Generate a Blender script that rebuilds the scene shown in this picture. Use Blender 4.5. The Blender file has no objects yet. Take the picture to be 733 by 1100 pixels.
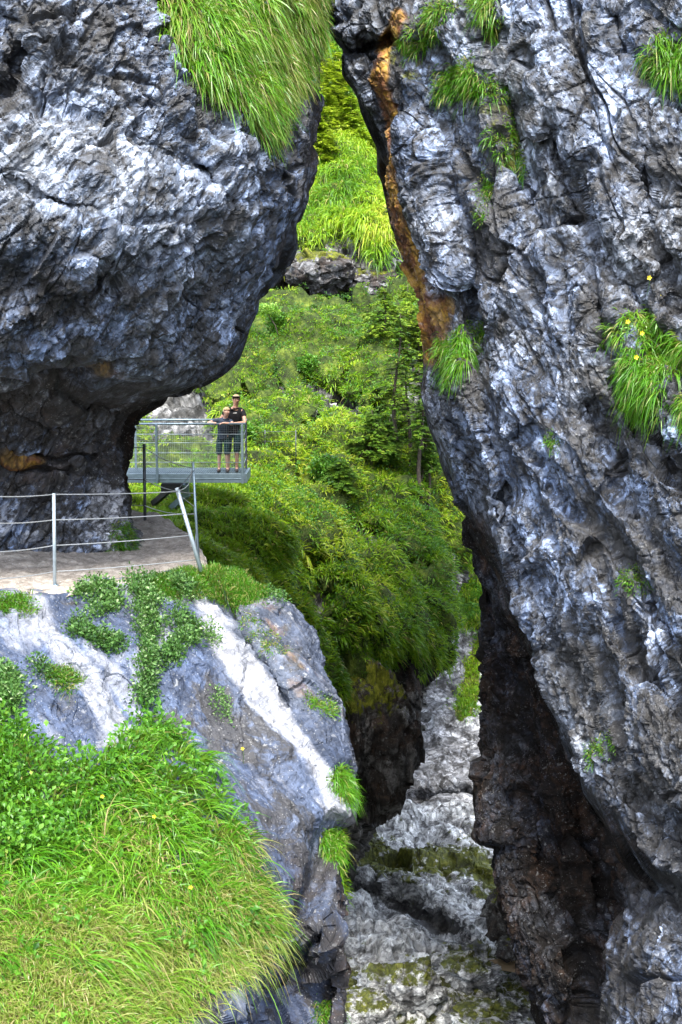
import bpy, math, random, time
import numpy as np
from mathutils import Vector
T0 = time.time()
rng = np.random.default_rng(7)
random.seed(7)
sc = bpy.context.scene
COL = sc.collection
F32 = np.float32

# ------------------------------------------------------------------ camera
FPX = 1511.0
PITCH = math.atan(204 / FPX)
CP, SP = math.cos(PITCH), math.sin(PITCH)
cam = bpy.data.cameras.new('camera')
co = bpy.data.objects.new('camera', cam); COL.objects.link(co)
co.rotation_euler = (math.radians(90) - PITCH, 0, 0)
cam.sensor_fit = 'VERTICAL'
cam.angle = 2 * math.atan(550 / FPX)
cam.clip_start = 0.1; cam.clip_end = 600
sc.camera = co

def P(px, py, d):
    """point seen at photo position (px, py) at distance d in front (world Y)"""
    px = np.asarray(px, float); py = np.asarray(py, float); d = np.asarray(d, float)
    x = (px - 366.5) / FPX; u = (550 - py) / FPX
    y = CP + u * SP; z = -SP + u * CP
    k = d / y
    return np.stack([x * k, y * k, z * k], -1)
def PV(px, py, d): return Vector(P(px, py, d).tolist())
def dz(py, z):
    """distance at which height z shows at photo row py"""
    u = (550 - py) / FPX
    return z * (CP + u * SP) / (-SP + u * CP)

# ------------------------------------------------------------------ noise
def _h(ix, iy, iz, seed):
    h = (ix.astype(np.uint32) * np.uint32(374761393) + iy.astype(np.uint32) * np.uint32(668265263)
         + iz.astype(np.uint32) * np.uint32(2147483647 - 1274126177) + np.uint32(seed * 97 + 11))
    h = (h ^ (h >> np.uint32(13))) * np.uint32(1274126177)
    h = (h ^ (h >> np.uint32(16))) * np.uint32(2246822519)
    return h ^ (h >> np.uint32(15))
def _f(h): return (h & np.uint32(0xFFFFFF)).astype(F32) / F32(0xFFFFFF)
def vnoise(Q, seed=0):
    Q = Q.astype(F32); c = np.floor(Q); f = Q - c; c = c.astype(np.int64)
    f = f * f * f * (f * (f * 6 - 15) + 10)
    r = 0
    for i in (0, 1):
        wx = f[..., 0] if i else 1 - f[..., 0]
        for j in (0, 1):
            wy = f[..., 1] if j else 1 - f[..., 1]
            for k in (0, 1):
                wz = f[..., 2] if k else 1 - f[..., 2]
                r = r + wx * wy * wz * _f(_h(c[..., 0] + i, c[..., 1] + j, c[..., 2] + k, seed))
    return r * 2 - 1
def fbm(Pt, scale, octs=4, seed=0, gain=.5):
    a = 1; s = 0; Q = Pt / scale
    for o in range(octs):
        s = s + a * vnoise(Q + o * 17.3, seed + o); a *= gain; Q = Q * 2.03
    return s
def ridged(Pt, scale, octs=3, seed=0):
    a = 1; s = 0; Q = Pt / scale
    for o in range(octs):
        s = s + a * (1 - np.abs(vnoise(Q + o * 11.7, seed + o)) * 2); a *= .5; Q = Q * 2.1
    return s
def aniso(Pt, t, k):
    t = np.array(t, float); t /= np.linalg.norm(t)
    a = Pt @ t
    return Pt - np.outer(a, t).reshape(Pt.shape) * (1 - 1 / k)
def facet(Q, seed=0):
    """broken-rock facets: every cell of a Worley diagram is a tilted plane. returns height, crack distance, id"""
    shp = Q.shape[:-1]; Q = Q.reshape(-1, 3).astype(F32)
    c = np.floor(Q); fr = Q - c; c = c.astype(np.int64)
    b1 = np.full(len(Q), 9., F32); b2 = b1.copy(); bh = np.zeros(len(Q), np.uint32)
    bd = np.zeros((len(Q), 3), F32)
    for i in (-1, 0, 1):
        for j in (-1, 0, 1):
            for k in (-1, 0, 1):
                h = _h(c[:, 0] + i, c[:, 1] + j, c[:, 2] + k, seed)
                dx = fr[:, 0] - (i + _f(h)); dy = fr[:, 1] - (j + _f(h * np.uint32(747796405) + np.uint32(1)))
                dzz = fr[:, 2] - (k + _f(h * np.uint32(2891336453) + np.uint32(7)))
                d = dx * dx + dy * dy + dzz * dzz
                m = d < b1
                b2 = np.where(m, b1, np.minimum(b2, d)); b1 = np.where(m, d, b1)
                bh = np.where(m, h, bh)
                bd[:, 0] = np.where(m, dx, bd[:, 0]); bd[:, 1] = np.where(m, dy, bd[:, 1]); bd[:, 2] = np.where(m, dzz, bd[:, 2])
    g = bh * np.uint32(277803737)
    nx = _f(g ^ (g >> np.uint32(9))) - .5; ny = _f(g * np.uint32(31) + np.uint32(5)) - .5; nz = _f(g * np.uint32(131) ^ (g >> np.uint32(5))) - .5
    hgt = (bd[:, 0] * nx + bd[:, 1] * ny + bd[:, 2] * nz) * 1.6 + (_f(g * np.uint32(7919)) - .5) * .7
    return hgt.reshape(shp), (np.sqrt(b2) - np.sqrt(b1)).reshape(shp), _f(g * np.uint32(104729)).reshape(shp)

def sstep(x, a, b):
    t = np.clip((x - a) / (b - a), 0, 1); return t * t * (3 - 2 * t)
def poly_dist(px, py, pts):
    """distance in photo pixels to a polyline; also the position along it 0..1"""
    best = np.full(px.shape, 1e9)
    for (x0, y0), (x1, y1) in zip(pts[:-1], pts[1:]):
        vx, vy = x1 - x0, y1 - y0; L = vx * vx + vy * vy
        t = np.clip(((px - x0) * vx + (py - y0) * vy) / L, 0, 1)
        best = np.minimum(best, np.hypot(px - x0 - t * vx, py - y0 - t * vy))
    return best
def inside(px, py, poly):
    r = np.zeros(np.shape(px), bool); n = len(poly)
    for i in range(n):
        x0, y0 = poly[i]; x1, y1 = poly[(i + 1) % n]
        if y0 == y1: continue
        c = ((y0 > py) != (y1 > py)) & (px < (x1 - x0) * (py - y0) / (y1 - y0) + x0)
        r ^= c
    return r

def gsm(a, s):
    if s <= 0: return a
    r = int(3 * s) + 1; k = np.exp(-.5 * (np.arange(-r, r + 1) / s) ** 2); k /= k.sum()
    return np.convolve(np.pad(a, r, mode='reflect', reflect_type='odd') if len(a) > r else a, k, 'valid')

# ------------------------------------------------------------------ mesh helpers
def new_mesh(name, V, quads, mat, attrs=None, smooth=True, parent=None, tris=None):
    me = bpy.data.meshes.new(name)
    V = np.ascontiguousarray(V, dtype=F32).reshape(-1, 3)
    me.vertices.add(len(V)); me.vertices.foreach_set('co', V.ravel())
    quads = np.asarray(quads, dtype=np.int32).reshape(-1, 4)
    nq = len(quads); loops = quads.ravel(); starts = np.arange(nq, dtype=np.int32) * 4
    if tris is not None:
        tris = np.asarray(tris, dtype=np.int32).reshape(-1, 3)
        starts = np.concatenate([starts, nq * 4 + np.arange(len(tris), dtype=np.int32) * 3])
        loops = np.concatenate([loops, tris.ravel()])
    me.loops.add(len(loops)); me.loops.foreach_set('vertex_index', loops)
    me.polygons.add(len(starts)); me.polygons.foreach_set('loop_start', starts)
    me.update(calc_edges=True)
    if smooth is not None:
        me.polygons.foreach_set('use_smooth', np.full(len(starts), bool(smooth)))
    for k, a in (attrs or {}).items():
        at = me.attributes.new(k, 'FLOAT', 'POINT'); at.data.foreach_set('value', np.ascontiguousarray(a, dtype=F32).ravel())
    me.materials.append(mat)
    ob = bpy.data.objects.new(name, me); COL.objects.link(ob)
    if parent is not None: ob.parent = parent
    return ob
def tag(o, label=None, cat=None, group=None, kind=None):
    if label: o['label'] = label
    if cat: o['category'] = cat
    if group: o['group'] = group
    if kind: o['kind'] = kind
    return o
def empty(name, loc, label=None, cat=None, group=None, rz=0):
    o = bpy.data.objects.new(name, None); COL.objects.link(o)
    o.location = loc; o.rotation_euler = (0, 0, rz); o.empty_display_size = .2
    tag(o, label, cat, group); return o
class MB:
    def __init__(s): s.V = []; s.F = []; s.n = 0
    def add(s, V, F):
        s.V.append(np.asarray(V, float)); s.F += [[i + s.n for i in f] for f in F]; s.n += len(V)
    def tube(s, pts, r, k=8, cap=True):
        pts = [Vector(p) for p in pts]; rs = r if hasattr(r, '__len__') else [r] * len(pts)
        V = []; F = []; a = None
        for i, p in enumerate(pts):
            t = ((pts[min(i + 1, len(pts) - 1)] - pts[max(i - 1, 0)])).normalized()
            if a is None: a = t.orthogonal().normalized()
            a = (a - t * a.dot(t)).normalized(); b = t.cross(a)
            for j in range(k):
                q = 2 * math.pi * j / k; V.append(tuple(p + (a * math.cos(q) + b * math.sin(q)) * rs[i]))
        for i in range(len(pts) - 1):
            for j in range(k):
                F.append([i * k + j, i * k + (j + 1) % k, (i + 1) * k + (j + 1) % k, (i + 1) * k + j])
        if cap: F.append(list(range(k))[::-1]); F.append([(len(pts) - 1) * k + j for j in range(k)])
        s.add(V, F); return s
    def hexa(s, c):   # 8 corners: bottom 4 ccw, top 4 ccw
        s.add([tuple(v) for v in c], [[3, 2, 1, 0], [4, 5, 6, 7], [0, 1, 5, 4], [1, 2, 6, 5], [2, 3, 7, 6], [3, 0, 4, 7]]); return s
    def bar(s, a, b, w, h):  # rectangular bar from a to b
        a = Vector(a); b = Vector(b); t = (b - a).normalized()
        up = Vector((0, 0, 1)) if abs(t.z) < .9 else Vector((0, 1, 0))
        x = t.cross(up).normalized() * (w / 2); y = x.cross(t).normalized() * (h / 2)
        return s.hexa([a - x - y, a + x - y, a + x + y, a - x + y, b - x - y, b + x - y, b + x + y, b - x + y])
    def build(s, name, mat, parent=None, smooth=False, bevel=0):
        me = bpy.data.meshes.new(name); me.from_pydata(np.concatenate(s.V).tolist(), [], s.F); me.materials.append(mat)
        me.polygons.foreach_set('use_smooth', [smooth] * len(me.polygons)); me.update()
        o = bpy.data.objects.new(name, me); COL.objects.link(o)
        if parent is not None: o.parent = parent
        if bevel:
            m = o.modifiers.new('b', 'BEVEL'); m.width = bevel; m.segments = 1; m.limit_method = 'ANGLE'
        return o

# ------------------------------------------------------------------ materials
class NT:
    def __init__(s, name):
        s.m = bpy.data.materials.new(name); s.m.use_nodes = True; s.t = s.m.node_tree; s.t.nodes.clear()
        s.out = s.n('ShaderNodeOutputMaterial')
    def n(s, kind, **kw):
        x = s.t.nodes.new(kind)
        for k, v in kw.items(): setattr(x, k, v)
        return x
    def l(s, a, b): s.t.links.new(a, b)
    def set(s, sock, v):
        if isinstance(v, bpy.types.NodeSocket): s.l(v, sock)
        else: sock.default_value = v
    def attr(s, name): return s.n('ShaderNodeAttribute', attribute_name=name).outputs['Fac']
    def pos(s, rot=(0, 0, 0), scale=(1, 1, 1)):
        g = s.n('ShaderNodeTexCoord').outputs['Object']
        m = s.n('ShaderNodeMapping', vector_type='TEXTURE'); m.inputs['Rotation'].default_value = rot
        m.inputs['Scale'].default_value = scale; s.l(g, m.inputs['Vector']); return m.outputs[0]
    def noise(s, vec, scale, detail=6, rough=.6, dist=0, typ='FBM'):
        x = s.n('ShaderNodeTexNoise', noise_type=typ); s.l(vec, x.inputs['Vector']); x.inputs['Scale'].default_value = scale
        x.inputs['Detail'].default_value = detail; x.inputs['Roughness'].default_value = rough; x.inputs['Distortion'].default_value = dist
        return x.outputs['Fac']
    def voro(s, vec, scale, feature='F1', out='Distance', rand=1):
        x = s.n('ShaderNodeTexVoronoi', feature=feature); s.l(vec, x.inputs['Vector']); x.inputs['Scale'].default_value = scale
        x.inputs['Randomness'].default_value = rand; return x.outputs[out]
    def ramp(s, fac, stops, interp='LINEAR'):
        r = s.n('ShaderNodeValToRGB'); r.color_ramp.interpolation = interp; e = r.color_ramp.elements
        while len(e) < len(stops): e.new(.5)
        for q, (p, c) in zip(e, stops):
            q.position = p; q.color = (*(c if hasattr(c, '__len__') else (c, c, c)), 1)
        s.l(fac, r.inputs[0]); return r.outputs[0]
    def math(s, op, a, b=0, clamp=False):
        x = s.n('ShaderNodeMath', operation=op, use_clamp=clamp); s.set(x.inputs[0], a); s.set(x.inputs[1], b); return x.outputs[0]
    def mix(s, fac, a, b, blend='MIX'):
        x = s.n('ShaderNodeMix', data_type='RGBA', blend_type=blend)
        s.set(x.inputs[0], fac)
        for so, v in ((x.inputs[6], a), (x.inputs[7], b)):
            s.set(so, (*v, 1) if isinstance(v, tuple) and len(v) == 3 else v)
        return x.outputs[2]
    def bump(s, h, strength, dist, prev=None):
        x = s.n('ShaderNodeBump'); s.l(h, x.inputs['Height']); x.inputs['Strength'].default_value = strength; x.inputs['Distance'].default_value = dist
        if prev is not None: s.l(prev, x.inputs['Normal'])
        return x.outputs[0]
    def bsdf(s, col, rough=.7, normal=None, spec=.5, metal=0):
        b = s.n('ShaderNodeBsdfPrincipled'); s.set(b.inputs['Base Color'], (*col, 1) if isinstance(col, tuple) else col)
        s.set(b.inputs['Roughness'], rough); s.set(b.inputs['Specular IOR Level'], spec); b.inputs['Metallic'].default_value = metal
        if normal is not None: s.l(normal, b.inputs['Normal'])
        return b
    def done(s, sh): s.l(sh.outputs[0], s.out.inputs['Surface']); return s.m

def rock_mat(name, dark, mid, light, rot, stretch=(1, 1, 1), speck=.5, wet=.45, bump=1., fine=1., pits=0, bluek=.7):
    t = NT(name); v = t.pos(rot, stretch); v0 = t.pos()
    big = t.noise(v0, .35, 4, .55, .3); med = t.noise(v, 1.6 * fine, 8, .68, .4); fin = t.noise(v, 9 * fine, 8, .7, .2)
    base = t.ramp(med, [(.30, dark), (.46, mid), (.60, tuple(.5 * (a + b) for a, b in zip(mid, light))), (.76, light)])
    base = t.mix(1, base, t.ramp(t.attr('tone'), [(0, .22), (.4, .70), (.75, 1.35), (1, 2.3)]), 'MULTIPLY')
    bl = t.math('MULTIPLY', t.ramp(big, [(.40, .2), (.58, 1)]), bluek)
    bl = t.math('MAXIMUM', bl, t.attr('blue'))
    base = t.mix(bl, base, t.mix(1, base, (.66, .90, 1.42), 'MULTIPLY'))
    base = t.mix(t.attr('pale'), base, t.ramp(fin, [(.25, (.19, .20, .23)), (.7, (.43, .44, .48))]))
    if pits:
        cell = t.voro(v, 13 * fine, 'F1', 'Color')
        base = t.mix(pits, base, t.mix(1, base, t.ramp(cell, [(0, .25), (.5, .9), (1, 2.0)]), 'MULTIPLY'))
        chip = t.ramp(t.noise(t.pos((.7, .3, .2), stretch), 8 * fine, 5, .75), [(.56, 0), (.68, .55)])
        base = t.mix(t.math('MULTIPLY', chip, pits), base, light)
        pit = t.ramp(t.noise(t.pos((.1, .9, .5), stretch), 10 * fine, 6, .78), [(.42, 1), (.49, 0)])
        base = t.mix(t.math('MULTIPLY', pit, .9 * pits), base, (.010, .010, .011))
    # dark lichen and algae in blotches
    lic = t.noise(v0, 1.3, 9, .72, .6)
    licm = t.ramp(t.math('ADD', lic, t.math('MULTIPLY', t.math('SUBTRACT', t.attr('stain'), t.attr('pale')), .25)), [(.485, 0), (.55, 1)])
    base = t.mix(t.math('MULTIPLY', licm, .85), base, t.mix(fin, (.012, .013, .016), (.07, .065, .06)))
    o = t.attr('ochre'); on = t.noise(v, 3.5, 6, .7)
    oc = t.ramp(t.noise(v0, 2.3, 6, .7), [(.3, (.05, .018, .008)), (.46, (.26, .10, .03)), (.58, (.58, .34, .04)), (.75, (.50, .30, .22))])
    base = t.mix(t.ramp(t.math('ADD', t.math('MULTIPLY', o, 1.2), t.math('MULTIPLY', on, .6)), [(.58, 0), (1.0, .9)]), base, oc)
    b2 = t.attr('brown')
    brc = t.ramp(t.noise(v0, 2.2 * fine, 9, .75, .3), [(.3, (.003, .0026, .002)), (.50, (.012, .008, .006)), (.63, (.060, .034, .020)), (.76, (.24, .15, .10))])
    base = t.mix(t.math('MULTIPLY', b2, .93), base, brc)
    # pale lichen specks and chips
    wv = t.n('ShaderNodeVectorMath', operation='MULTIPLY_ADD'); wn = t.n('ShaderNodeTexNoise'); wn.inputs['Scale'].default_value = 16 * fine; wn.inputs['Detail'].default_value = 4; t.l(v0, wn.inputs['Vector']); t.l(wn.outputs['Color'], wv.inputs[0]); wv.inputs[1].default_value = (.14, .14, .14); t.l(v0, wv.inputs[2])
    sp = t.voro(wv.outputs[0], 9 * fine); spn = t.noise(v0, 2.1, 4, .6)
    spm = t.math('MULTIPLY', t.ramp(sp, [(.16, 1), (.26, 0)]), t.ramp(spn, [(.46, 0), (.6, 1)]))
    sp2 = t.voro(t.pos((.4, .2, .9)), 26 * fine); spm2 = t.math('MULTIPLY', t.ramp(sp2, [(.14, 1), (.24, 0)]), t.ramp(fin, [(.45, 0), (.55, 1)]))
    base = t.mix(t.math('MULTIPLY', t.math('MAXIMUM', spm, spm2), speck), base, (.55, .56, .56))
    mo = t.ramp(t.math('ADD', t.attr('moss'), t.math('MULTIPLY', t.math('SUBTRACT', t.noise(v0, 3.2, 7, .7), .5), 1.5)), [(.46, 0), (.56, 1)])
    moc = t.ramp(fin, [(.3, (.02, .026, .004)), (.5, (.10, .115, .010)), (.7, (.24, .24, .03))])
    base = t.mix(mo, base, moc)
    base = t.mix(t.math('MULTIPLY', t.attr('crack'), .85), base, (.012, .011, .010))  # crack dirt plus crevice shade, both painted near black into the colour
    h = t.math('ADD', t.math('MULTIPLY', fin, 1.), t.math('MULTIPLY', med, 1.4))
    cr = t.voro(v, 5 * fine, 'DISTANCE_TO_EDGE'); crm = t.ramp(cr, [(0, 0), (.07, 1)])
    nb = t.bump(h, .6 * bump, .06)
    nb = t.bump(crm, .35 * bump, .03, nb)
    nb = t.bump(t.noise(v0, 42, 6, .75), .55 * bump, .02, nb)
    ro = t.ramp(t.noise(v0, .9, 5, .6), [(.35, wet), (.65, min(.9, wet + .3))])
    ro = t.math('ADD', ro, t.math('MULTIPLY', b2, .5), True); sp_in = t.math('SUBTRACT', .5, t.math('MULTIPLY', b2, .38))
    return t.done(t.bsdf(base, ro, nb, sp_in))

def leaf_mat(name, stops, trans=.35, rough=.45, straw=None, spec=.4):
    t = NT(name)
    c = t.ramp(t.attr('rnd'), stops)
    if straw:
        c = t.mix(t.math('MULTIPLY', t.ramp(t.attr('tt'), [(.0, 1), (.45, 0)]), straw), c, (.20, .13, .045))
    b = t.bsdf(c, rough, None, spec)
    tr = t.n('ShaderNodeBsdfTranslucent'); t.l(t.mix(.4, c, (.30, .42, .02)), tr.inputs[0])
    m = t.n('ShaderNodeMixShader'); m.inputs[0].default_value = trans
    t.l(b.outputs[0], m.inputs[1]); t.l(tr.outputs[0], m.inputs[2]); t.l(m.outputs[0], t.out.inputs['Surface'])
    return t.m
def plain(name, col, rough=.6, metal=0, var=.25, scale=20, bump=.15, spec=.5):
    t = NT(name); v = t.pos(); n = t.noise(v, scale, 5, .6)
    c = t.ramp(n, [(.3, tuple(x * (1 - var) for x in col)), (.7, tuple(min(1, x * (1 + var)) for x in col))])
    return t.done(t.bsdf(c, rough, t.bump(n, bump, .01), spec, metal))

M = {}
M['rock_l'] = rock_mat('limestone_bulge', (.022, .025, .032), (.15, .172, .205), (.55, .58, .63), (.3, .75, .2), (.8, 1, 2.2), .28, .38, pits=1.)
M['rock_r'] = rock_mat('limestone_wall', (.02, .022, .027), (.14, .155, .18), (.54, .56, .60), (0, -.45, 0), (.8, 1, 2.4), .28, .40, pits=1.)
M['bank'] = rock_mat('limestone_slab', (.025, .03, .04), (.062, .073, .095), (.19, .21, .25), (0, -.6, 0), (.7, .7, 3.), .35, .45, bump=.8, pits=.35)
M['far'] = rock_mat('limestone_pale', (.04, .04, .041), (.30, .30, .305), (.66, .66, .66), (.2, 1.2, 0), (.8, .8, 1.8), .3, .45, fine=.6, pits=.7, bluek=.12)
M['bed'] = rock_mat('riverbed_limestone', (.16, .16, .155), (.62, .62, .60), (.85, .85, .83), (0, .3, 0), (1, 1, 1.4), .2, .5, fine=.8, pits=.5, bluek=.06)
def hill_mat():
    t = NT('hillside_soil'); v = t.pos()
    rk = t.ramp(t.noise(v, 1.5, 9, .72, .4), [(.35, (.02, .02, .019)), (.48, (.10, .10, .095)), (.60, (.28, .28, .28)), (.72, (.52, .52, .53))])
    rk = t.mix(1, rk, t.ramp(t.attr('tone'), [(0, .15), (.5, .9), (1, 2.2)]), 'MULTIPLY')
    rk = t.mix(t.math('MULTIPLY', t.attr('crack'), .9), rk, (.008, .008, .007))  # outcrop cracks too: dirt and crevice shade put into the colour
    so = t.ramp(t.noise(v, 2.2, 8, .7), [(.3, (.008, .011, .003)), (.5, (.035, .06, .006)), (.7, (.15, .20, .02))])
    m = t.ramp(t.math('ADD', t.attr('green'), t.math('MULTIPLY', t.math('SUBTRACT', t.noise(v, 2.5, 6, .7), .5), .5)), [(.30, 0), (.36, 1)])
    mo = t.ramp(t.noise(v, 3., 6, .7), [(.66, 0), (.70, .5)])
    rk = t.mix(mo, rk, so)
    nb = t.bump(t.noise(v, 5, 8, .7), .9, .12)
    return t.done(t.bsdf(t.mix(m, rk, so), .75, nb, .3))
M['hill'] = hill_mat()
def path_mat():
    t = NT('gravel_path'); v = t.pos()
    c = t.ramp(t.noise(v, 6, 8, .75), [(.3, (.14, .12, .10)), (.5, (.32, .285, .25)), (.7, (.52, .48, .43))])
    st = t.voro(v, 22); c = t.mix(t.ramp(st, [(.14, .8), (.25, 0)]), c, (.50, .48, .45))
    return t.done(t.bsdf(c, .85, t.bump(t.noise(v, 18, 6, .7), .8, .04), .3))
M['path'] = path_mat()
M['grass'] = leaf_mat('meadow_grass', [(0, (.025, .09, .005)), (.2, (.07, .21, .008)), (.5, (.18, .36, .010)), (.75, (.36, .50, .02)), (.9, (.48, .50, .06)), (1, (.38, .30, .13))], .4, .42, .15)
M['grass_near'] = leaf_mat('long_grass', [(0, (.010, .05, .004)), (.25, (.035, .15, .006)), (.55, (.08, .27, .010)), (.8, (.15, .36, .02)), (.93, (.24, .34, .05)), (1, (.38, .31, .14))], .38, .35, .6, .5)
M['herb'] = leaf_mat('herb_leaf', [(0, (.01, .045, .006)), (.3, (.03, .12, .01)), (.65, (.075, .22, .015)), (.9, (.14, .32, .03)), (1, (.28, .42, .07))], .3, .4)
M['herb_grey'] = leaf_mat('rock_herb_leaf', [(0, (.015, .05, .012)), (.4, (.05, .14, .025)), (.8, (.12, .24, .06)), (1, (.30, .40, .2))], .25, .5)
M['needle'] = leaf_mat('spruce_needle', [(0, (.012, .040, .007)), (.4, (.045, .115, .014)), (.75, (.13, .25, .018)), (1, (.26, .36, .03))], .25, .5)
M['needle_light'] = leaf_mat('young_needle', [(0, (.03, .08, .008)), (.4, (.12, .24, .012)), (.75, (.28, .42, .02)), (1, (.42, .52, .04))], .35, .5)
M['bark'] = plain('spruce_bark', (.055, .042, .032), .85, var=.5, scale=14, bump=.6)
M['petal'] = plain('yellow_petal', (.75, .60, .03), .5)
M['white_petal'] = plain('white_petal', (.75, .75, .70), .5)
M['steel'] = plain('galvanised_steel', (.24, .32, .38), .42, .55, .18, 9)
M['steel_dark'] = plain('weathered_steel', (.085, .095, .11), .5, .5, .3, 9)
M['steel_pale'] = plain('pale_galvanised_steel', (.42, .50, .56), .4, .5, .15, 12)
M['black'] = plain('black_bracket_paint', (.012, .012, .014), .5)
M['cable'] = plain('wire_rope', (.42, .44, .46), .4, .6, .2, 40)
M['net'] = plain('thin_mesh_wire', (.45, .50, .54), .45, .4, .1, 30)
M['skin'] = plain('skin', (.52, .29, .20), .5, var=.08, scale=6, bump=.02)
M['skin2'] = plain('fair_skin', (.60, .36, .27), .5, var=.08, scale=6, bump=.02)
M['hair'] = plain('sandy_hair', (.42, .31, .18), .6, var=.4, scale=60, bump=.6)
M['hair2'] = plain('blond_hair', (.50, .36, .18), .6, var=.4, scale=60, bump=.6)
M['tee_black'] = plain('black_cotton', (.010, .010, .013), .85, var=.3, scale=25, bump=.4, spec=.2)
M['tee_blue'] = plain('slate_cotton', (.045, .062, .095), .85, var=.3, scale=18, bump=.4, spec=.2)
M['shorts'] = plain('dark_teal_cloth', (.010, .035, .038), .8, var=.3, scale=20, bump=.4, spec=.2)
M['shoe'] = plain('brown_shoe', (.035, .022, .018), .6, var=.4, scale=30)
M['print'] = plain('grey_print', (.45, .45, .45), .7)
M['eye'] = plain('eye_dark', (.02, .015, .012), .3)
M['twig'] = plain('dry_twig', (.32, .27, .22), .8)
def water_mat():
    t = NT('silty_water'); v = t.pos()
    return t.done(t.bsdf((.30, .22, .13), .08, t.bump(t.noise(v, 3, 3, .5), .2, .02), .6))
M['water'] = water_mat()

# ------------------------------------------------------------------ rock sheets
def cmr(vals, k, t):
    n = len(vals); g = lambda i: vals[i] if 0 <= i < n else (2 * vals[0] - vals[1] if i < 0 else 2 * vals[-1] - vals[-2])
    a, b, c, d = g(k - 1), g(k), g(k + 1), g(k + 2)
    # centripetal-ish: limited tangents so that columns never overshoot
    m1 = .5 * (c - a); m2 = .5 * (d - b); dl = c - b
    lim = lambda m: np.sign(dl) * np.minimum(np.abs(m), 2.2 * np.abs(dl)) * (np.sign(m) == np.sign(dl))
    m1, m2 = lim(m1), lim(m2)
    t2, t3 = t * t, t * t * t
    return (2 * t3 - 3 * t2 + 1) * b + (t3 - 2 * t2 + t) * m1 + (-2 * t3 + 3 * t2) * c + (t3 - t2) * m2
def sheet(ys, cols, nus, sm_px=1.5, sm_d=9):
    """cols: list of (px_nodes, d_nodes), nodes are [(py, value)...]; returns PX, PY, D grids (rows, cols) and front weight"""
    dy = ys[1] - ys[0]
    cp, cd = [], []
    for pxn, dn in cols:
        pxn = np.array(pxn, float); dn = np.array(dn, float)
        cp.append(gsm(np.interp(ys, pxn[:, 0], pxn[:, 1]), sm_px / dy)); cd.append(gsm(np.interp(ys, dn[:, 0], dn[:, 1]), sm_d / dy))
    PXs, Ds = [], []
    for k in range(len(cols) - 1):
        n = nus[k]
        for i in range(n):
            PXs.append(cmr(cp, k, i / n)); Ds.append(cmr(cd, k, i / n))
    PXs.append(cp[-1]); Ds.append(cd[-1])
    PX = np.stack(PXs, 1); D = np.stack(Ds, 1); PY = np.repeat(ys[:, None], PX.shape[1], 1)
    return PX, PY, D
def blur2(A, r):
    k = np.ones(2 * r + 1) / (2 * r + 1)
    f = lambda v: np.convolve(np.pad(v, r, mode='reflect', reflect_type='odd'), k, 'valid')
    for ax in (0, 1):
        A = np.apply_along_axis(f, ax, A)
    return A
def normals(W, flip=False):
    W = blur2(W, 5) if min(W.shape[:2]) > 40 else W
    du = np.gradient(W, axis=1); dv = np.gradient(W, axis=0)
    n = np.cross(dv, du); n /= np.linalg.norm(n, axis=-1, keepdims=True) + 1e-9
    # towards the camera side for the front
    return -n if flip else n
def grid_quads(r, c, flip=False):
    i = np.arange(r * c).reshape(r, c)
    q = np.stack([i[:-1, :-1], i[1:, :-1], i[1:, 1:], i[:-1, 1:]], -1).reshape(-1, 4)
    return q[:, ::-1] if flip else q
def coarse(W):
    """metres between neighbouring grid points: fine relief is left out where the grid is stretched"""
    a = np.linalg.norm(np.gradient(W, axis=1), axis=-1); b = np.linalg.norm(np.gradient(W, axis=0), axis=-1)
    return blur2(np.maximum(a, b), 2)
def fc(f, c, sp, size, w0=.05):
    """facet height eased to nothing at cell edges, the wider the coarser the grid"""
    return f * sstep(c, 0, 1) * 0 + f * np.clip(c / np.clip(np.where(sp < .03, .7, 1.6) * sp / size, w0, .9), 0, 1)
def veins(W, t, size, k=6, seed=0, w=.05):
    return 1 - sstep(np.abs(vnoise(aniso(W + .12 * np.stack([vnoise(W / .7, seed + 7), vnoise(W / .7, seed + 8), vnoise(W / .7, seed + 9)], -1), t, k) / size, seed)), 0, w)
def lines(PX, PY, specs):
    r = np.zeros(PX.shape)
    for pts, w, amp in specs:
        d = poly_dist(PX, PY, pts); r += amp * np.exp(-(d / w) ** 2)
    return r
SH = {}
def finish(name, PX, PY, W, N, mat, attrs, label, cat='rock', fr=None, flat=True):
    r, c = PX.shape
    z = np.zeros(PX.shape)
    at = {k: z for k in ('pale', 'blue', 'stain', 'ochre', 'brown', 'moss', 'green', 'crack')}; at['tone'] = z + .5; at.update(attrs)
    o = new_mesh(name, W, grid_quads(r, c), mat, at, flat is False)
    tag(o, label, cat, None, 'structure')
    SH[name] = dict(PX=PX, PY=PY, W=W, N=N, FR=(np.ones(PX.shape) if fr is None else fr))
    return o
def orient(W, N):
    # make normals face the camera half-space on average
    s = np.sum(N * -W, axis=-1).mean()
    return N if s > 0 else -N

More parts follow.
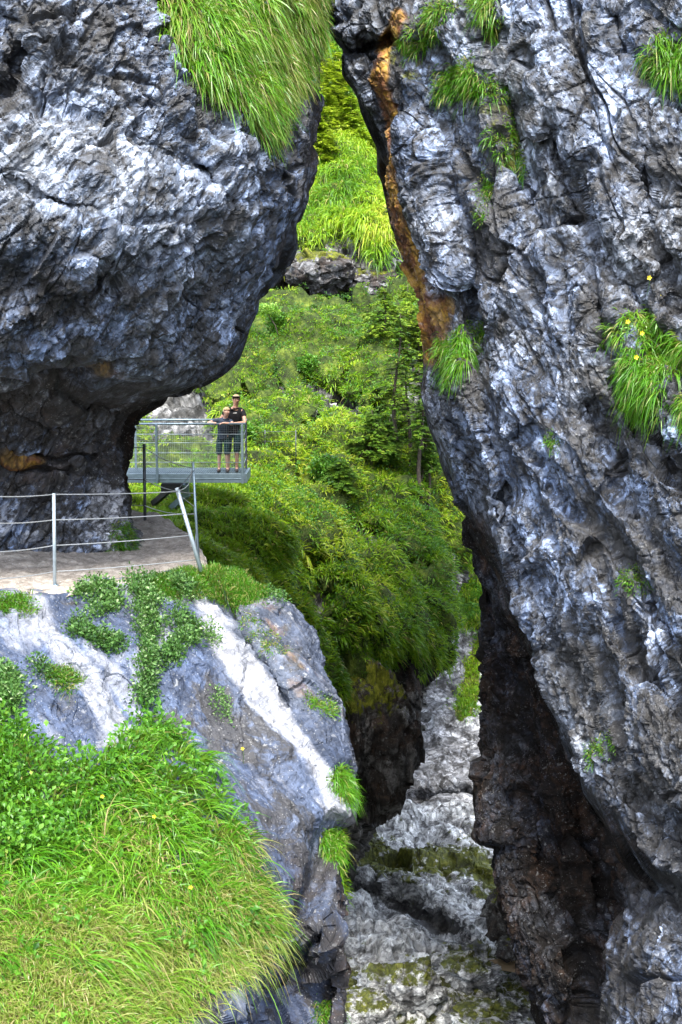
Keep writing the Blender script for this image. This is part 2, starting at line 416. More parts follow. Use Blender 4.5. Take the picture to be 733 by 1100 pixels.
# ---- right cliff
SR = [(-260, 322), (-60, 345), (0, 349), (33, 352), (45, 362), (52, 368), (77, 371), (93, 383), (121, 396), (159, 411), (192, 421), (242, 426),
      (280, 441), (308, 454), (352, 464), (380, 464), (425, 466), (457, 475), (502, 491), (530, 505), (562, 509), (598, 514), (634, 521), (670, 525),
      (698, 520), (738, 519), (794, 522), (836, 517), (898, 514), (907, 532), (945, 538), (992, 548), (1034, 559), (1081, 579), (1100, 588), (1300, 680)]
ys = np.arange(-110, 1290, 1.35)
def rc(f, add=0): return [(y, x + add + f * (740 - x)) for y, x in SR]
PX, PY, D = sheet(ys, [
    (rc(.45), [(-260, 36), (1300, 33)]),
    (rc(.22), [(-260, 33), (1300, 30)]),
    (rc(.04), [(-260, 25.5), (500, 23.5), (1300, 21.5)]),
    (rc(0), [(-260, 22.), (0, 21.3), (500, 20.2), (900, 19.9), (1300, 18.1)]),
    (rc(.12), [(-260, 20.8), (0, 20.2), (500, 19.0), (900, 18.8), (1300, 17.)]),
    (rc(.5), [(-260, 19.5), (0, 18.6), (500, 17.4), (900, 16.8), (1300, 15)]),
    (rc(1), [(-260, 18), (0, 17), (500, 15.6), (900, 15), (1300, 13)]),
    ([(-260, 900), (1300, 900)], [(-260, 15.5), (1300, 11)]),
], [14, 14, 24, 70, 150, 160, 50])
sil = np.interp(PY, [a for a, b in SR], [b for a, b in SR])
cidx = np.arange(PX.shape[1])[None, :]
front = sstep(cidx, 42, 58) + 0 * PX
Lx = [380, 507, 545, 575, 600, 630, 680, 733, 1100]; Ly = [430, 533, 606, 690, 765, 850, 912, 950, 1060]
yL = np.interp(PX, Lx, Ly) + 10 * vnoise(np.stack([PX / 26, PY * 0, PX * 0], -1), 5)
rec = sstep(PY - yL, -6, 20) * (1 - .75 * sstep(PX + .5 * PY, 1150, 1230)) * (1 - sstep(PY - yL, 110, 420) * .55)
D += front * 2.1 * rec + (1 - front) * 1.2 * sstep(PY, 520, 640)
G = [([(536, 30), (540, 80), (555, 150), (558, 200)], 9, .9), ([(494, 212), (505, 260), (512, 330), (514, 380), (522, 440), (540, 500), (548, 535)], 9, 1.0),
     ([(425, 20), (428, 80), (430, 130), (446, 200), (452, 250), (478, 330)], 6, .15), ([(560, 60), (562, 120), (575, 180), (580, 240)], 8, .6),
     ([(600, 150), (640, 260), (690, 330), (733, 400)], 12, .9), ([(610, 240), (650, 330), (672, 420), (700, 480), (733, 520)], 10, 1.0),
     ([(468, 395), (480, 440), (500, 500)], 5, .5), ([(560, 470), (600, 530), (640, 570), (700, 640), (733, 700)], 9, .55),
     ([(640, 600), (680, 700), (733, 760)], 12, .7), ([(572, 620), (590, 690), (630, 760), (660, 840), (733, 900)], 8, .35),
     ([(560, 720), (600, 800), (640, 900), (650, 1000), (640, 1100)], 16, 1.1), ([(530, 640), (545, 760), (580, 900), (610, 1000), (640, 1100)], 12, .9),
     ([(395, 40), (405, 110), (418, 150)], 7, .5), ([(660, 20), (690, 80), (733, 110)], 9, .8), ([(690, 160), (700, 260), (733, 330)], 10, .7),
     ([(470, 120), (480, 180), (500, 230)], 7, .4), ([(640, 440), (668, 520), (733, 620)], 14, .7),
     ([(372, 45), (385, 60), (420, 40)], 6, .7),
     # ribs standing out
     ([(445, 150), (480, 260), (492, 380), (505, 440), (530, 520)], 16, -.3), ([(543, 700), (580, 757), (622, 850), (690, 960)], 10, -.9),
     ([(560, 640), (575, 700)], 8, -.6), ([(520, 540), (540, 600), (552, 660)], 7, -.5),
     ([(580, 60), (620, 170), (650, 300)], 26, -.5), ([(540, 420), (600, 560), (660, 700), (720, 850)], 30, -.5), ([(600, 850), (618, 960), (600, 1080)], 12, -.7),
     ([(690, 1000), (680, 1100)], 30, -1.0)]
wob = np.stack([vnoise(np.stack([PX / 22, PY / 22, PX * 0], -1), 61), vnoise(np.stack([PX / 22, PY / 22, PX * 0 + 9], -1), 62)], -1) * 7
D += .62 * front * lines(PX + wob[..., 0], PY + wob[..., 1], [(a, b * 1.15, c) for a, b, c in G])
W = P(PX, PY, D); N = orient(W, normals(W))
wr = np.stack([fbm(W, 1.3, 2, 21), fbm(W, 1.3, 2, 22), fbm(W, 1.3, 2, 23)], -1)
Q = aniso(W + wr * .12, (.42, -.1, -.9), 2.4)
f1, c1, i1 = facet(Q / .95, 3); f2, c2, i2 = facet(Q / .36 + 5, 4); f3, c3, i3 = facet((Q + wr * .03) / .15, 5); f4, c4, i4 = facet(W / .062, 6)
amp = .45 + .55 * sstep(fbm(W, 2.2, 3, 31), -.35, .45); sp_ = coarse(W); k2 = 1 - sstep(sp_, .09, .22); k3 = 1 - sstep(sp_, .04, .09); k4 = 1 - sstep(sp_, .02, .05)
vn1 = veins(W, (.42, -.1, -.9), .75, 7, 301, .07); vn2 = np.maximum(veins(W, (.42, -.1, -.9), .28, 5, 302, .10), veins(W, (.9, .1, .35), .4, 4, 303, .07) * .8)
disp = .16 * (.3 + .7 * k2) * fbm(Q, 1.6, 3, 11) + .24 * fc(f1, c1, sp_, .95) + .15 * amp * fc(f2, c2, sp_, .36) * k2 + .075 * amp * fc(f3, c3, sp_, .15) * k3 + .026 * f4 * k4 - .09 * k2 * vn1 - .05 * k3 * vn2 + .014 * k3 * fbm(W, .12, 3, 15)
tone = np.clip(.3 * i2 + .42 * i3 + .45 * i4 - .08, 0, 1); crack = np.clip(np.maximum.reduce([.95 * vn1, .85 * vn2, .9 * (1 - sstep(c2, 0, .09)) * sstep(vnoise(W / .5, 3), -.2, .2), .9 * (1 - sstep(c3, 0, .16)) * sstep(vnoise(W / .35, 4), -.15, .25)]), 0, 1) * (.3 + .7 * k2)
disp *= (1 - .45 * np.exp(-(poly_dist(PX, PY, [(575, 420), (625, 560), (640, 620)]) / 40) ** 2))
W = W + N * disp[..., None]
low = fbm(W, 1.1, 4, 41)
ochre = np.maximum.reduce([np.exp(-(poly_dist(PX, PY, [(432, 20), (414, 50), (412, 90), (424, 130), (425, 170)]) / 9) ** 2) * 1.3,
                           np.exp(-(poly_dist(PX, PY, [(425, 140), (430, 180), (440, 240), (450, 290), (462, 350)]) / 10) ** 2) * 1.1,
                           .75 * np.exp(-(poly_dist(PX, PY, [(470, 330), (462, 380)]) / 14) ** 2),
                           .45 * np.exp(-(poly_dist(PX, PY, [(480, 250), (500, 330)]) / 18) ** 2) * (low > 0),
                           .18 * np.exp(-(poly_dist(PX, PY, [(575, 280), (570, 340)]) / 20) ** 2)])
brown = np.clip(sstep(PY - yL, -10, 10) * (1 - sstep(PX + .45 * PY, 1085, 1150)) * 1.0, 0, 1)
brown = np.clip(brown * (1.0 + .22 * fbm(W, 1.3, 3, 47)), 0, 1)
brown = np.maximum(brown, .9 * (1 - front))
blue = np.clip(.75 * np.exp(-(poly_dist(PX, PY, [(560, 420), (600, 540), (640, 640)]) / 55) ** 2) + .5 * np.exp(-(poly_dist(PX, PY, [(640, 60), (650, 200)]) / 60) ** 2) + .35 * sstep(PY, 900, 1050) * (PX > 640), 0, 1)
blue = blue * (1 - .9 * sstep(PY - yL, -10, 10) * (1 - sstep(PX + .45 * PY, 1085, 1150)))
stain = .34 * sstep(PX + .15 * PY, 640, 780) - .14 + .5 * np.exp(-(poly_dist(PX, PY, [(520, 100), (530, 250), (510, 420)]) / 22) ** 2)
moss = .42 * np.exp(-(poly_dist(PX, PY, [(430, 60), (460, 90), (540, 120), (550, 180)]) / 22) ** 2) + .3 * np.exp(-(poly_dist(PX, PY, [(640, 380), (670, 400), (600, 470)]) / 16) ** 2)
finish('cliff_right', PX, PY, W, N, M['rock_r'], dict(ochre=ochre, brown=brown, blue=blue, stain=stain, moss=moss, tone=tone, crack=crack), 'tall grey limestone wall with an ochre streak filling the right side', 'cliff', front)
print('right', time.time() - T0)

# ---- left overhanging cliff and its pillar
SL = [(-260, 352), (-60, 350), (0, 348), (40, 344), (100, 340), (150, 339), (182, 338), (215, 332), (240, 318), (262, 314), (290, 300), (310, 284), (340, 274),
      (362, 264), (385, 254), (400, 238), (411, 220), (419, 190), (426, 172), (433, 158), (442, 147), (455, 139), (480, 135), (500, 133), (540, 137), (570, 142), (600, 148), (640, 156), (700, 165)]
ys = np.arange(-90, 690, 1.35)
def lc(f, add=0): return [(y, -60 + (x + 60) * f + add) for y, x in SL]
PX, PY, D = sheet(ys, [
    ([(-260, -220), (700, -220)], [(-260, 15.5), (0, 14.5), (380, 14.5), (450, 17), (700, 18)]),
    (lc(0), [(-260, 16.6), (0, 15.4), (250, 14.9), (385, 15.4), (430, 17.6), (520, 18.3), (700, 18.5)]),
    (lc(.45), [(-260, 17.4), (0, 16.0), (250, 15.1), (385, 15.9), (425, 17.9), (520, 18.5), (700, 18.7)]),
    (lc(.82), [(-260, 19.), (0, 17.6), (250, 16.5), (390, 17.2), (440, 18.6), (520, 18.9), (700, 19.1)]),
    (lc(1), [(-260, 21), (0, 20.0), (200, 18.9), (400, 18.7), (450, 19.7), (700, 19.9)]),
    (lc(.97), [(-260, 23), (0, 22.0), (200, 20.9), (400, 20.7), (450, 21.), (700, 21.3)]),
    (lc(.7), [(-260, 25), (700, 24)]),
    (lc(.3), [(-260, 28), (700, 26)]),
], [40, 130, 130, 70, 26, 20, 14])
cidx = np.arange(PX.shape[1])[None, :]
front = 1 - sstep(cidx, 360, 375) + 0 * PX
G = [([(0, 95), (40, 105), (100, 130), (150, 150), (215, 180)], 8, .24), ([(215, 178), (240, 210), (300, 215)], 6, .3), ([(0, 190), (60, 220), (140, 240), (220, 225)], 6, .25),
     ([(-40, 400), (20, 402), (60, 400), (90, 430), (130, 420)], 9, .8), ([(-20, 472), (30, 482), (60, 490), (100, 486)], 5, .5), ([(0, 500), (40, 504), (70, 505)], 5, .6),
     ([(20, 380), (60, 396)], 7, .5), ([(300, 110), (318, 160), (322, 180)], 5, .35), ([(0, 15), (20, 60), (0, 100)], 14, .7),
     ([(150, 120), (190, 60), (180, 0)], 8, .3), ([(290, 190), (305, 190)], 6, .4), ([(110, 330), (180, 260), (240, 170)], 6, .22), ([(60, 360), (110, 290), (140, 220)], 7, .25),
     ([(180, 380), (230, 300), (290, 230)], 6, .3), ([(150, 415), (140, 440), (125, 480)], 10, .4),
     ([(60, 425), (75, 432), (85, 425)], 7, -.5), ([(100, 400), (130, 405), (190, 395)], 10, -.35), ([(170, 95), (230, 150), (280, 180)], 12, -.3), ([(60, 140), (100, 180)], 30, -.35)]
D += .55 * front * lines(PX + 5 * vnoise(np.stack([PX / 20, PY / 20, PX * 0], -1), 61), PY + 5 * vnoise(np.stack([PX / 20, PY / 20, PX * 0], -1), 66), G)
W = P(PX, PY, D); N = orient(W, normals(W))
wr = np.stack([fbm(W, 1.1, 2, 51), fbm(W, 1.1, 2, 52), fbm(W, 1.1, 2, 53)], -1)
Q = aniso(W + wr * .10, (.62, -.1, .75), 2.3)
f1, c1, i1 = facet(Q / .75 + 3, 13); f2, c2, i2 = facet(Q / .28, 14); f3, c3, i3 = facet(aniso(W + wr * .03, (.62, -.1, .75), 2.) / .10, 15); f4, c4, i4 = facet(aniso(W, (.62, -.1, .75), 1.6) / .045, 16)
sp_ = coarse(W); k2 = 1 - sstep(sp_, .08, .2); k3 = 1 - sstep(sp_, .035, .08); k4 = 1 - sstep(sp_, .02, .045)
calm = 1 - .6 * np.exp(-(poly_dist(PX, PY, [(40, 170), (130, 200), (215, 190)]) / 38) ** 2)
pil = sstep(PY, 420, 450)
vn1 = veins(W, (-.85, 0, .5), .9, 5, 311, .045); vn2 = np.maximum(veins(W, (.62, -.1, .75), .22, 5, 312, .10), veins(W, (-.85, 0, .4), .35, 4, 313, .06) * .8)
disp = (.12 * fbm(Q, 1.2, 3, 71) + .15 * fc(f1, c1, sp_, .75) + .125 * fc(f2, c2, sp_, .28) * k2 * (1 - .4 * pil) + .065 * fc(f3, c3, sp_, .1) * k3 + .022 * f4 * k4 - .07 * k2 * vn1 - .035 * k3 * vn2 + .012 * k3 * fbm(W, .1, 3, 16)) * calm
tone = np.clip(.3 * i2 + .42 * i3 + .45 * i4 - .08, 0, 1); crack = np.clip(np.maximum.reduce([.95 * vn1, .85 * vn2, .9 * (1 - sstep(c2, 0, .09)) * sstep(vnoise(W / .5, 3), -.2, .2), .9 * (1 - sstep(c3, 0, .16)) * sstep(vnoise(W / .35, 4), -.15, .25)]), 0, 1) * calm
W = W + N * disp[..., None]
blue = np.clip(.8 * (1 - sstep(PY, 250, 420)) * (.6 + .5 * vnoise(W / 1.5, 9)), 0, 1)
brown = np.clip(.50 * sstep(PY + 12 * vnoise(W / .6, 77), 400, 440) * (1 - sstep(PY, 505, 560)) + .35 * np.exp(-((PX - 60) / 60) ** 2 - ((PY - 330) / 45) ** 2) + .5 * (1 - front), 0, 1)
stain = -.02 + .45 * sstep(PY, 400, 440) + .25 * np.exp(-((PX - 15) / 40) ** 2 - ((PY - 60) / 60) ** 2) + .3 * sstep(PX, 285, 310) * (PY < 180)
pale = .9 * sstep(np.exp(-((PX - 116) / 18) ** 2 - ((PY - 550) / 36) ** 2) + .4 * vnoise(W / .2, 88), .3, .7) + .6 * sstep(PY, 515, 560) * sstep(vnoise(W / .22, 89) + .5 * vnoise(W / .08, 90), .1, .4)
pale = np.clip(pale, 0, 1)
ochre = .8 * np.exp(-((PX - 20) / 30) ** 2 - ((PY - 492) / 12) ** 2) + .35 * np.exp(-((PX - 115) / 40) ** 2 - ((PY - 402) / 10) ** 2)
moss = .3 * np.exp(-((PX - 305) / 12) ** 2 - ((PY - 130) / 30) ** 2)
finish('cliff_left', PX, PY, W, N, M['rock_l'], dict(blue=blue, brown=brown, stain=stain, pale=pale, ochre=ochre, moss=moss, tone=tone, crack=crack), 'overhanging blue-grey limestone bulge on its narrow base beside the path', 'cliff', front)
print('left', time.time() - T0)

# ---- bank below the path
SB = [(560, 262), (610, 262), (622, 268), (638, 306), (665, 333), (704, 354), (753, 363), (791, 367), (830, 372), (860, 378), (878, 376), (895, 358), (927, 361), (982, 364), (1000, 360), (1020, 352), (1045, 366), (1100, 364), (1300, 372)]
ys = np.arange(612, 1290, 1.25)
PXb, PYb, Db = sheet(ys, [
    ([(600, -420), (1300, -420)], [(612, 15.6), (700, 14.6), (900, 12.3), (1100, 10), (1300, 8.)]),
    ([(600, -60), (1300, -60)], [(612, 16.2), (700, 15.2), (900, 13.0), (1100, 11), (1300, 9.)]),
    ([(600, 110), (1300, 110)], [(612, 17.0), (700, 15.6), (900, 13.4), (1100, 11.4), (1300, 9.5)]),
    ([(600, 216), (700, 240), (1300, 250)], [(612, 17.6), (700, 16.0), (900, 14.0), (1100, 12.3), (1300, 10.5)]),
    (SB, [(612, 17.8), (665, 17.4), (780, 16.2), (900, 15.2), (1100, 13.4), (1300, 12)]),
    ([(y, x - 8) for y, x in SB], [(612, 19.0), (665, 18.8), (900, 16.6), (1300, 14)]),
    ([(y, x - 70) for y, x in SB], [(612, 22), (900, 20), (1300, 18)]),
], [30, 150, 100, 110, 20, 12])
PX, PY, D = PXb, PYb, Db
off = np.interp(PX, [-60, 60, 150, 216, 262], [20, 13, 4, -5, 4]); tt_ = 1 - sstep(PY, 612, 760)
PY = PY + off * tt_
ep = np.interp(PX[0], [-420, -60, 0, 60, 120, 180, 216, 262, 275], [668, 645, 641, 636, 629, 620, 612, 614, 616])
dt = dz(ep, -3.09)
row0 = np.array([np.interp(ep[j], PY[:, j], D[:, j]) for j in range(PX.shape[1])])
mfront = (np.arange(PX.shape[1]) < 300) * (1 - sstep(PX[0], 240, 262))
D = D + (dt - row0)[None] * mfront[None] * (1 - sstep(PYb, 650, 820))
D = np.where((PY < ep[None]) & (mfront[None] > .5), dz(PY, -3.09), D)
G = [([(216, 612), (240, 650), (262, 690), (290, 720), (310, 760)], 7, .25), ([(262, 625), (300, 640), (333, 690)], 16, -.2), ([(225, 660), (280, 740), (345, 850)], 22, .18),
     ([(300, 1020), (330, 960), (360, 890)], 16, .5), ([(250, 1100), (300, 1050), (340, 1010)], 9, .5), ([(150, 630), (180, 700), (170, 760)], 12, .15),
     ([(80, 640), (120, 700), (130, 760)], 16, .12), ([(20, 680), (90, 730)], 12, .1), ([(290, 1060), (260, 1090)], 8, -.4)]
cidx = np.arange(PX.shape[1])[None, :]; front = 1 - sstep(cidx, 385, 400)
mound = inside(PX, PY, [(-500, 790), (0, 810), (60, 840), (150, 800), (200, 830), (250, 880), (290, 960), (300, 1040), (250, 1090), (230, 1300), (-500, 1300)]).astype(float)
k = np.ones(25) / 25
mound = np.apply_along_axis(lambda a: np.convolve(a, k, 'same'), 0, mound); mound = np.apply_along_axis(lambda a: np.convolve(a, k, 'same'), 1, mound)
D = D + front * lines(PX, PY, G) - .55 * mound
D = D + 3.0 * sstep(PX, 262, 285) * sstep(PY, 1010, 1060) * 0.4 * front
W = P(PX, PY, D); N = orient(W, normals(W))
wr = np.stack([fbm(W, 1.1, 3, 81), fbm(W, 1.1, 3, 82), fbm(W, 1.1, 3, 83)], -1)
Q = aniso(W + wr * .2, (.5, -.35, -.75), 2.6)
f1, c1, i1 = facet(Q / .9, 23); f2, c2, i2 = facet(Q / .3, 24); f3, c3, i3 = facet(W / .07, 25)
rough = .30 + 1.3 * sstep(PX + PY * .9, 1180, 1260) + .35 * sstep(PX, 262, 300) * (1 - sstep(PY, 700, 800))
disp = .14 * fbm(W, 1.4, 4, 91) + rough * (.15 * f1 + .08 * f2 + .01) + .014 * f3 + .02 * fbm(W, .13, 3, 17)
disp = disp * (.15 + .85 * sstep(PYb, 614, 645))
W = W + N * disp[..., None]
streak = poly_dist(PX, PY, [(212, 640), (242, 690), (285, 750), (325, 805), (368, 868)])
wv = np.interp(PY, [640, 700, 800, 880], [9, 13, 12, 17])
nn = fbm(aniso(W, (.6, -.3, -.75), 6), .16, 4, 93)
pale = sstep(np.exp(-(streak / wv) ** 2) + .30 * nn, .25, .70) * np.clip(.85 + .25 * vnoise(W / .12, 97), 0, 1)
for pts, w_, a_ in [([(20, 640), (60, 690), (110, 750), (125, 800)], 17, .6), ([(150, 630), (175, 680), (150, 740)], 16, .45), ([(90, 620), (200, 640)], 12, .5), ([(100, 690), (150, 770)], 10, .5), ([(20, 640), (30, 680)], 30, .4)]:
    pale = np.maximum(pale, a_ * sstep(np.exp(-(poly_dist(PX, PY, pts) / w_) ** 2) + .5 * nn, .2, .85))
blue = np.clip(.85 - .9 * sstep(PX - .4 * PY, -70, 20), .0, 1) * .9
ochre = .25 * np.exp(-(poly_dist(PX, PY, [(262, 625), (310, 700), (340, 770)]) / 26) ** 2)
stain = -.3 + .55 * np.exp(-(poly_dist(PX, PY, [(240, 760), (300, 860), (330, 960), (340, 1000)]) / 45) ** 2) + .2 * sstep(PY, 1000, 1060)
brown = .28 * sstep(PY, 860, 960) * (PX > 250) + .4 * (1 - front)
finish('rock_bank', PX, PY, W, N, M['bank'], dict(pale=pale, blue=blue, ochre=ochre, stain=stain, brown=brown), 'sloping blue-grey rock slab with a white mineral streak below the path', 'rock slab', front + 0 * PX)
print('bank', time.time() - T0)

# ---- hillside between the cliffs
ys = np.arange(300, 960, 1.5)
EH = [(200, 520), (560, 520), (600, 492), (640, 485), (680, 470), (710, 464), (745, 447), (780, 441), (810, 431), (850, 420), (880, 398), (960, 360)]
PX, PY, D = sheet(ys, [
    ([(200, -60), (960, -60)], [(300, 60), (330, 57), (425, 52), (480, 45), (560, 32), (640, 23), (700, 22), (960, 20)]),
    ([(200, 210), (960, 210)], [(300, 58), (330, 55), (425, 49), (440, 47), (500, 41), (560, 33), (600, 26), (650, 23.5), (700, 23), (960, 21)]),
    ([(200, 330), (960, 320)], [(300, 57), (330, 54), (400, 49), (470, 44), (560, 38), (640, 32), (700, 30), (960, 27)]),
    ([(200, 430), (600, 430), (780, 395), (960, 340)], [(300, 56), (330, 53), (400, 49), (470, 44.5), (560, 41), (640, 37), (740, 34), (800, 32), (960, 31)]),
    (EH, [(300, 57), (330, 54), (400, 50), (470, 47), (560, 44.5), (640, 39.5), (700, 37.5), (760, 36), (850, 34), (960, 33)]),
    ([(y, x - 6) for y, x in EH], [(268, 66), (500, 52), (640, 43), (760, 39.5), (960, 37)]),
    ([(y, x - 60) for y, x in EH], [(268, 76), (500, 62), (640, 52), (760, 48), (960, 46)]),
], [60, 90, 90, 70, 16, 10])
front = 1 - sstep(np.arange(PX.shape[1])[None, :], 312, 322)
PY = PY + np.interp(PX, [200, 290, 330, 380, 405, 425, 450], [25, 28, 30, 34, 28, 8, 0]) * (1 - sstep(PY, 300, 370))
RB = [  # rock outcrops: polyline, width, depth set-back
    ([(345, 418), (370, 440), (392, 462)], 13, 1.6), ([(408, 440), (415, 470)], 9, 1.2), ([(318, 420), (345, 452)], 6, .8),
    ([(325, 612), (340, 636)], 9, 1.0), ([(330, 642), (350, 655)], 7, .8), ([(250, 548), (272, 575)], 8, .6), ([(385, 560), (400, 580)], 5, .5),
    ([(350, 690), (370, 740), (385, 790)], 13, 1.4), ([(376, 668), (392, 700)], 7, .8), ([(420, 700), (432, 760), (425, 800)], 15, 1.2),
    ([(390, 780), (420, 800), (400, 850)], 30, .6), ([(370, 800), (366, 850)], 16, 1.4),
    ([(150, 430), (200, 440), (215, 470)], 24, 1.2), ([(385, 385), (372, 400)], 7, .6), ([(470, 330), (470, 430)], 14, .5), ([(478, 600), (486, 640)], 5, .6), ([(255, 440), (268, 452)], 7, .5),
    ([(300, 350), (330, 345)], 4, .3), ([(442, 392), (456, 420), (440, 455)], 13, .3), ([(285, 520), (296, 545)], 5, .7), ([(335, 560), (350, 580)], 5, .7), ([(300, 400), (312, 420)], 4, .6), ([(420, 640), (432, 660)], 5, .7), ([(380, 610), (392, 625)], 5, .6), ([(412, 452), (425, 480)], 8, .5), ([(440, 590), (446, 610)], 4, .4)]
rk = np.zeros(PX.shape); jx = 11 * fbm(np.stack([PX, PY, 0 * PX], -1), 17, 3, 201); jy = 9 * fbm(np.stack([PX, PY, 0 * PX + 70], -1), 17, 3, 202)
for pts, w_, a_ in RB:
    e = np.exp(-(poly_dist(PX + jx, PY + jy, pts) / (w_ * 1.35)) ** 2); rk = np.maximum(rk, e); D = D + front * a_ * sstep(e, .2, .7)
low_rock = sstep(PY - np.interp(PX, [300, 340, 362, 380, 400, 425, 440, 470, 520], [640, 668, 742, 762, 770, 722, 722, 708, 700]), -6, 8) * (PX > 333)
rk = np.maximum(rk, low_rock); D = D + front * low_rock * .9
W = P(PX, PY, D); N = orient(W, normals(W))
green = 1 - sstep(rk, .3, .6)
f1, c1, _ = facet(W / 1.5, 33); f2, c2, i2 = facet(W / .5, 34); f3, c3, i3 = facet(W / .2, 35)
lump = ridged(W, 3.2, 3, 101) * .42 + fbm(W, 1.2, 3, 102) * .60
disp = green * lump + (1 - green) * (.45 * f1 + .22 * f2 + .08 * f3) + .05 * fbm(W, .3, 3, 103)
W = W + N * disp[..., None]
finish('hillside', PX, PY, W, N, M['hill'], dict(green=green, tone=.5 * i2 + .5 * i3, crack=np.maximum(1 - sstep(c2, 0, .12), .8 * (1 - sstep(c3, 0, .14)))), 'steep bright green hillside with rock outcrops between the two cliffs', 'hillside', front + 0 * PX)
SH['hillside']['green'] = green

# ---- upper hill seen through the gap
ys = np.arange(-80, 352, 1.6)
PX, PY, D = sheet(ys, [
    ([(-80, 180), (360, 180)], [(-80, 88), (100, 78), (250, 66), (285, 62), (305, 67), (352, 69)]),
    ([(-80, 300), (360, 300)], [(-80, 86), (100, 76), (250, 64), (295, 61), (312, 66), (352, 68)]),
    ([(-80, 400), (360, 400)], [(-80, 86), (100, 76), (250, 63.5), (290, 61), (312, 66.5), (352, 68)]),
    ([(-80, 520), (360, 520)], [(-80, 86), (100, 78), (250, 66), (285, 64.), (300, 67), (352, 68)]),
], [70, 100, 60], sm_d=4)
yl = np.interp(PX, [280, 300, 340, 362, 375, 405, 425, 440], [225, 256, 264, 252, 266, 272, 256, 240]) + 14 * vnoise(np.stack([PX / 14, PY / 30, 0 * PX], -1), 211)
rk = sstep(PY - yl, -3, 8)
W = P(PX, PY, D); N = orient(W, normals(W)); green = 1 - rk
f1, c1, _ = facet(W / 2.2, 43); f2, c2, i2 = facet(W / .7, 44); f3, c3, i3 = facet(W / .25, 45)
disp = green * (ridged(W, 4, 3, 111) * .8 + fbm(W, 2.0, 3, 112) * .8) + rk * (.9 * f1 + .35 * f2 + .1 * f3)
W = W + N * disp[..., None]
finish('upper_hillside', PX, PY, W, N, M['hill'], dict(green=green, tone=.5 * i2 + .5 * i3, crack=np.maximum(1 - sstep(c2, 0, .12), .8 * (1 - sstep(c3, 0, .14)))), 'distant grassy slope above a dark rock overhang seen through the gap', 'hillside')
SH['upper_hillside']['green'] = green

# ---- pale rock face behind
ys = np.arange(500, 960, .8)
PX, PY, D = sheet(ys, [
    ([(500, 330), (960, 330)], [(500, 66), (640, 58), (760, 52), (880, 44), (960, 42)]),
    ([(500, 400), (960, 400)], [(500, 64), (640, 57), (760, 51), (880, 43), (960, 41)]),
    ([(500, 480), (960, 480)], [(500, 62), (640, 56), (760, 50), (880, 43), (960, 40)]),
    ([(500, 540), (960, 540)], [(500, 60), (640, 55), (760, 50), (880, 43), (960, 40)]),
    ([(500, 640), (960, 640)], [(500, 60), (640, 55), (760, 50), (880, 44), (960, 41)]),
], [30, 70, 60, 40])
gm = 1 - sstep(PY - np.interp(PX, [400, 470, 482, 500, 530, 600], [640, 640, 648, 672, 678, 680]) - 6 * vnoise(np.stack([PX / 12, PY / 12, 0 * PX], -1), 221), -4, 5)
gs = np.exp(-(poly_dist(PX, PY, [(516, 690), (508, 715), (506, 745), (498, 768)]) / np.interp(PY, [690, 770], [7, 11])) ** 2)
green = np.maximum(gm, sstep(gs, .3, .6))
D = D - gm * 1.0 + .9 * np.exp(-(poly_dist(PX, PY, [(440, 860), (500, 850), (540, 880)]) / 7) ** 2) + 1.2 * np.exp(-(poly_dist(PX, PY, [(360, 880), (400, 875), (430, 890), (460, 900)]) / 9) ** 2)
W = P(PX, PY, D); N = orient(W, normals(W))
Q = aniso(W + .3 * np.stack([fbm(W, 2, 3, 1), fbm(W, 2, 3, 2), fbm(W, 2, 3, 3)], -1), (.85, 0, -.5), 2.6)
f1, c1, _ = facet(Q / 1.2, 53); f2, c2, i2 = facet(Q / .42, 54); f3, c3, i3 = facet(Q / .18, 55)
sp_ = coarse(W); disp = (1 - gm) * (.30 * fc(f1, c1, sp_, 1.2) + .20 * fc(f2, c2, sp_, .42) * (1 - sstep(sp_, .12, .3)) + .08 * f3 * (1 - sstep(sp_, .06, .15))) + gm * (fbm(W, 1.5, 3, 121) * .5)
W = W + N * disp[..., None]
finish('rock_face', PX, PY, W, N, M['far'], dict(green=green, moss=.9 * green + .1, stain=-.1 + 0 * PX, tone=.25 + .3 * i2 + .3 * i3, crack=np.maximum(.8 * (1 - sstep(c2, 0, .1)), .8 * veins(W, (.85, 0, -.5), .5, 6, 321, .10))), 'pale rippled limestone face behind the gorge floor', 'rock face')
SH['rock_face']['green'] = green

# ---- gorge floor
ys = np.arange(862, 1300, .75)
zf = lambda py, z: float(dz(py, z))
PX, PY, D = sheet(ys, [
    ([(860, 200), (1500, 200)], [(862, 41), (950, 36), (1000, 32), (1100, 27.), (1500, 17)]),
    ([(860, 330), (1500, 330)], [(862, 41), (900, 39), (950, 36), (1000, 32), (1100, 27.), (1500, 17)]),
    ([(860, 420), (1500, 420)], [(862, 42.5), (900, 39.5), (950, 36.3), (975, 34.5), (1000, 32.6), (1100, 27.5), (1500, 17)]),
    ([(860, 500), (1500, 500)], [(862, 43), (900, 40), (950, 37), (1000, 33.5), (1100, 28), (1500, 17)]),
    ([(860, 620), (1500, 620)], [(862, 43.5), (900, 40.5), (950, 37.5), (1000, 34), (1100, 28.5), (1500, 17)]),
    ([(860, 800), (1500, 800)], [(862, 43.5), (1000, 34), (1500, 17)]),
], [20, 90, 80, 90, 20])
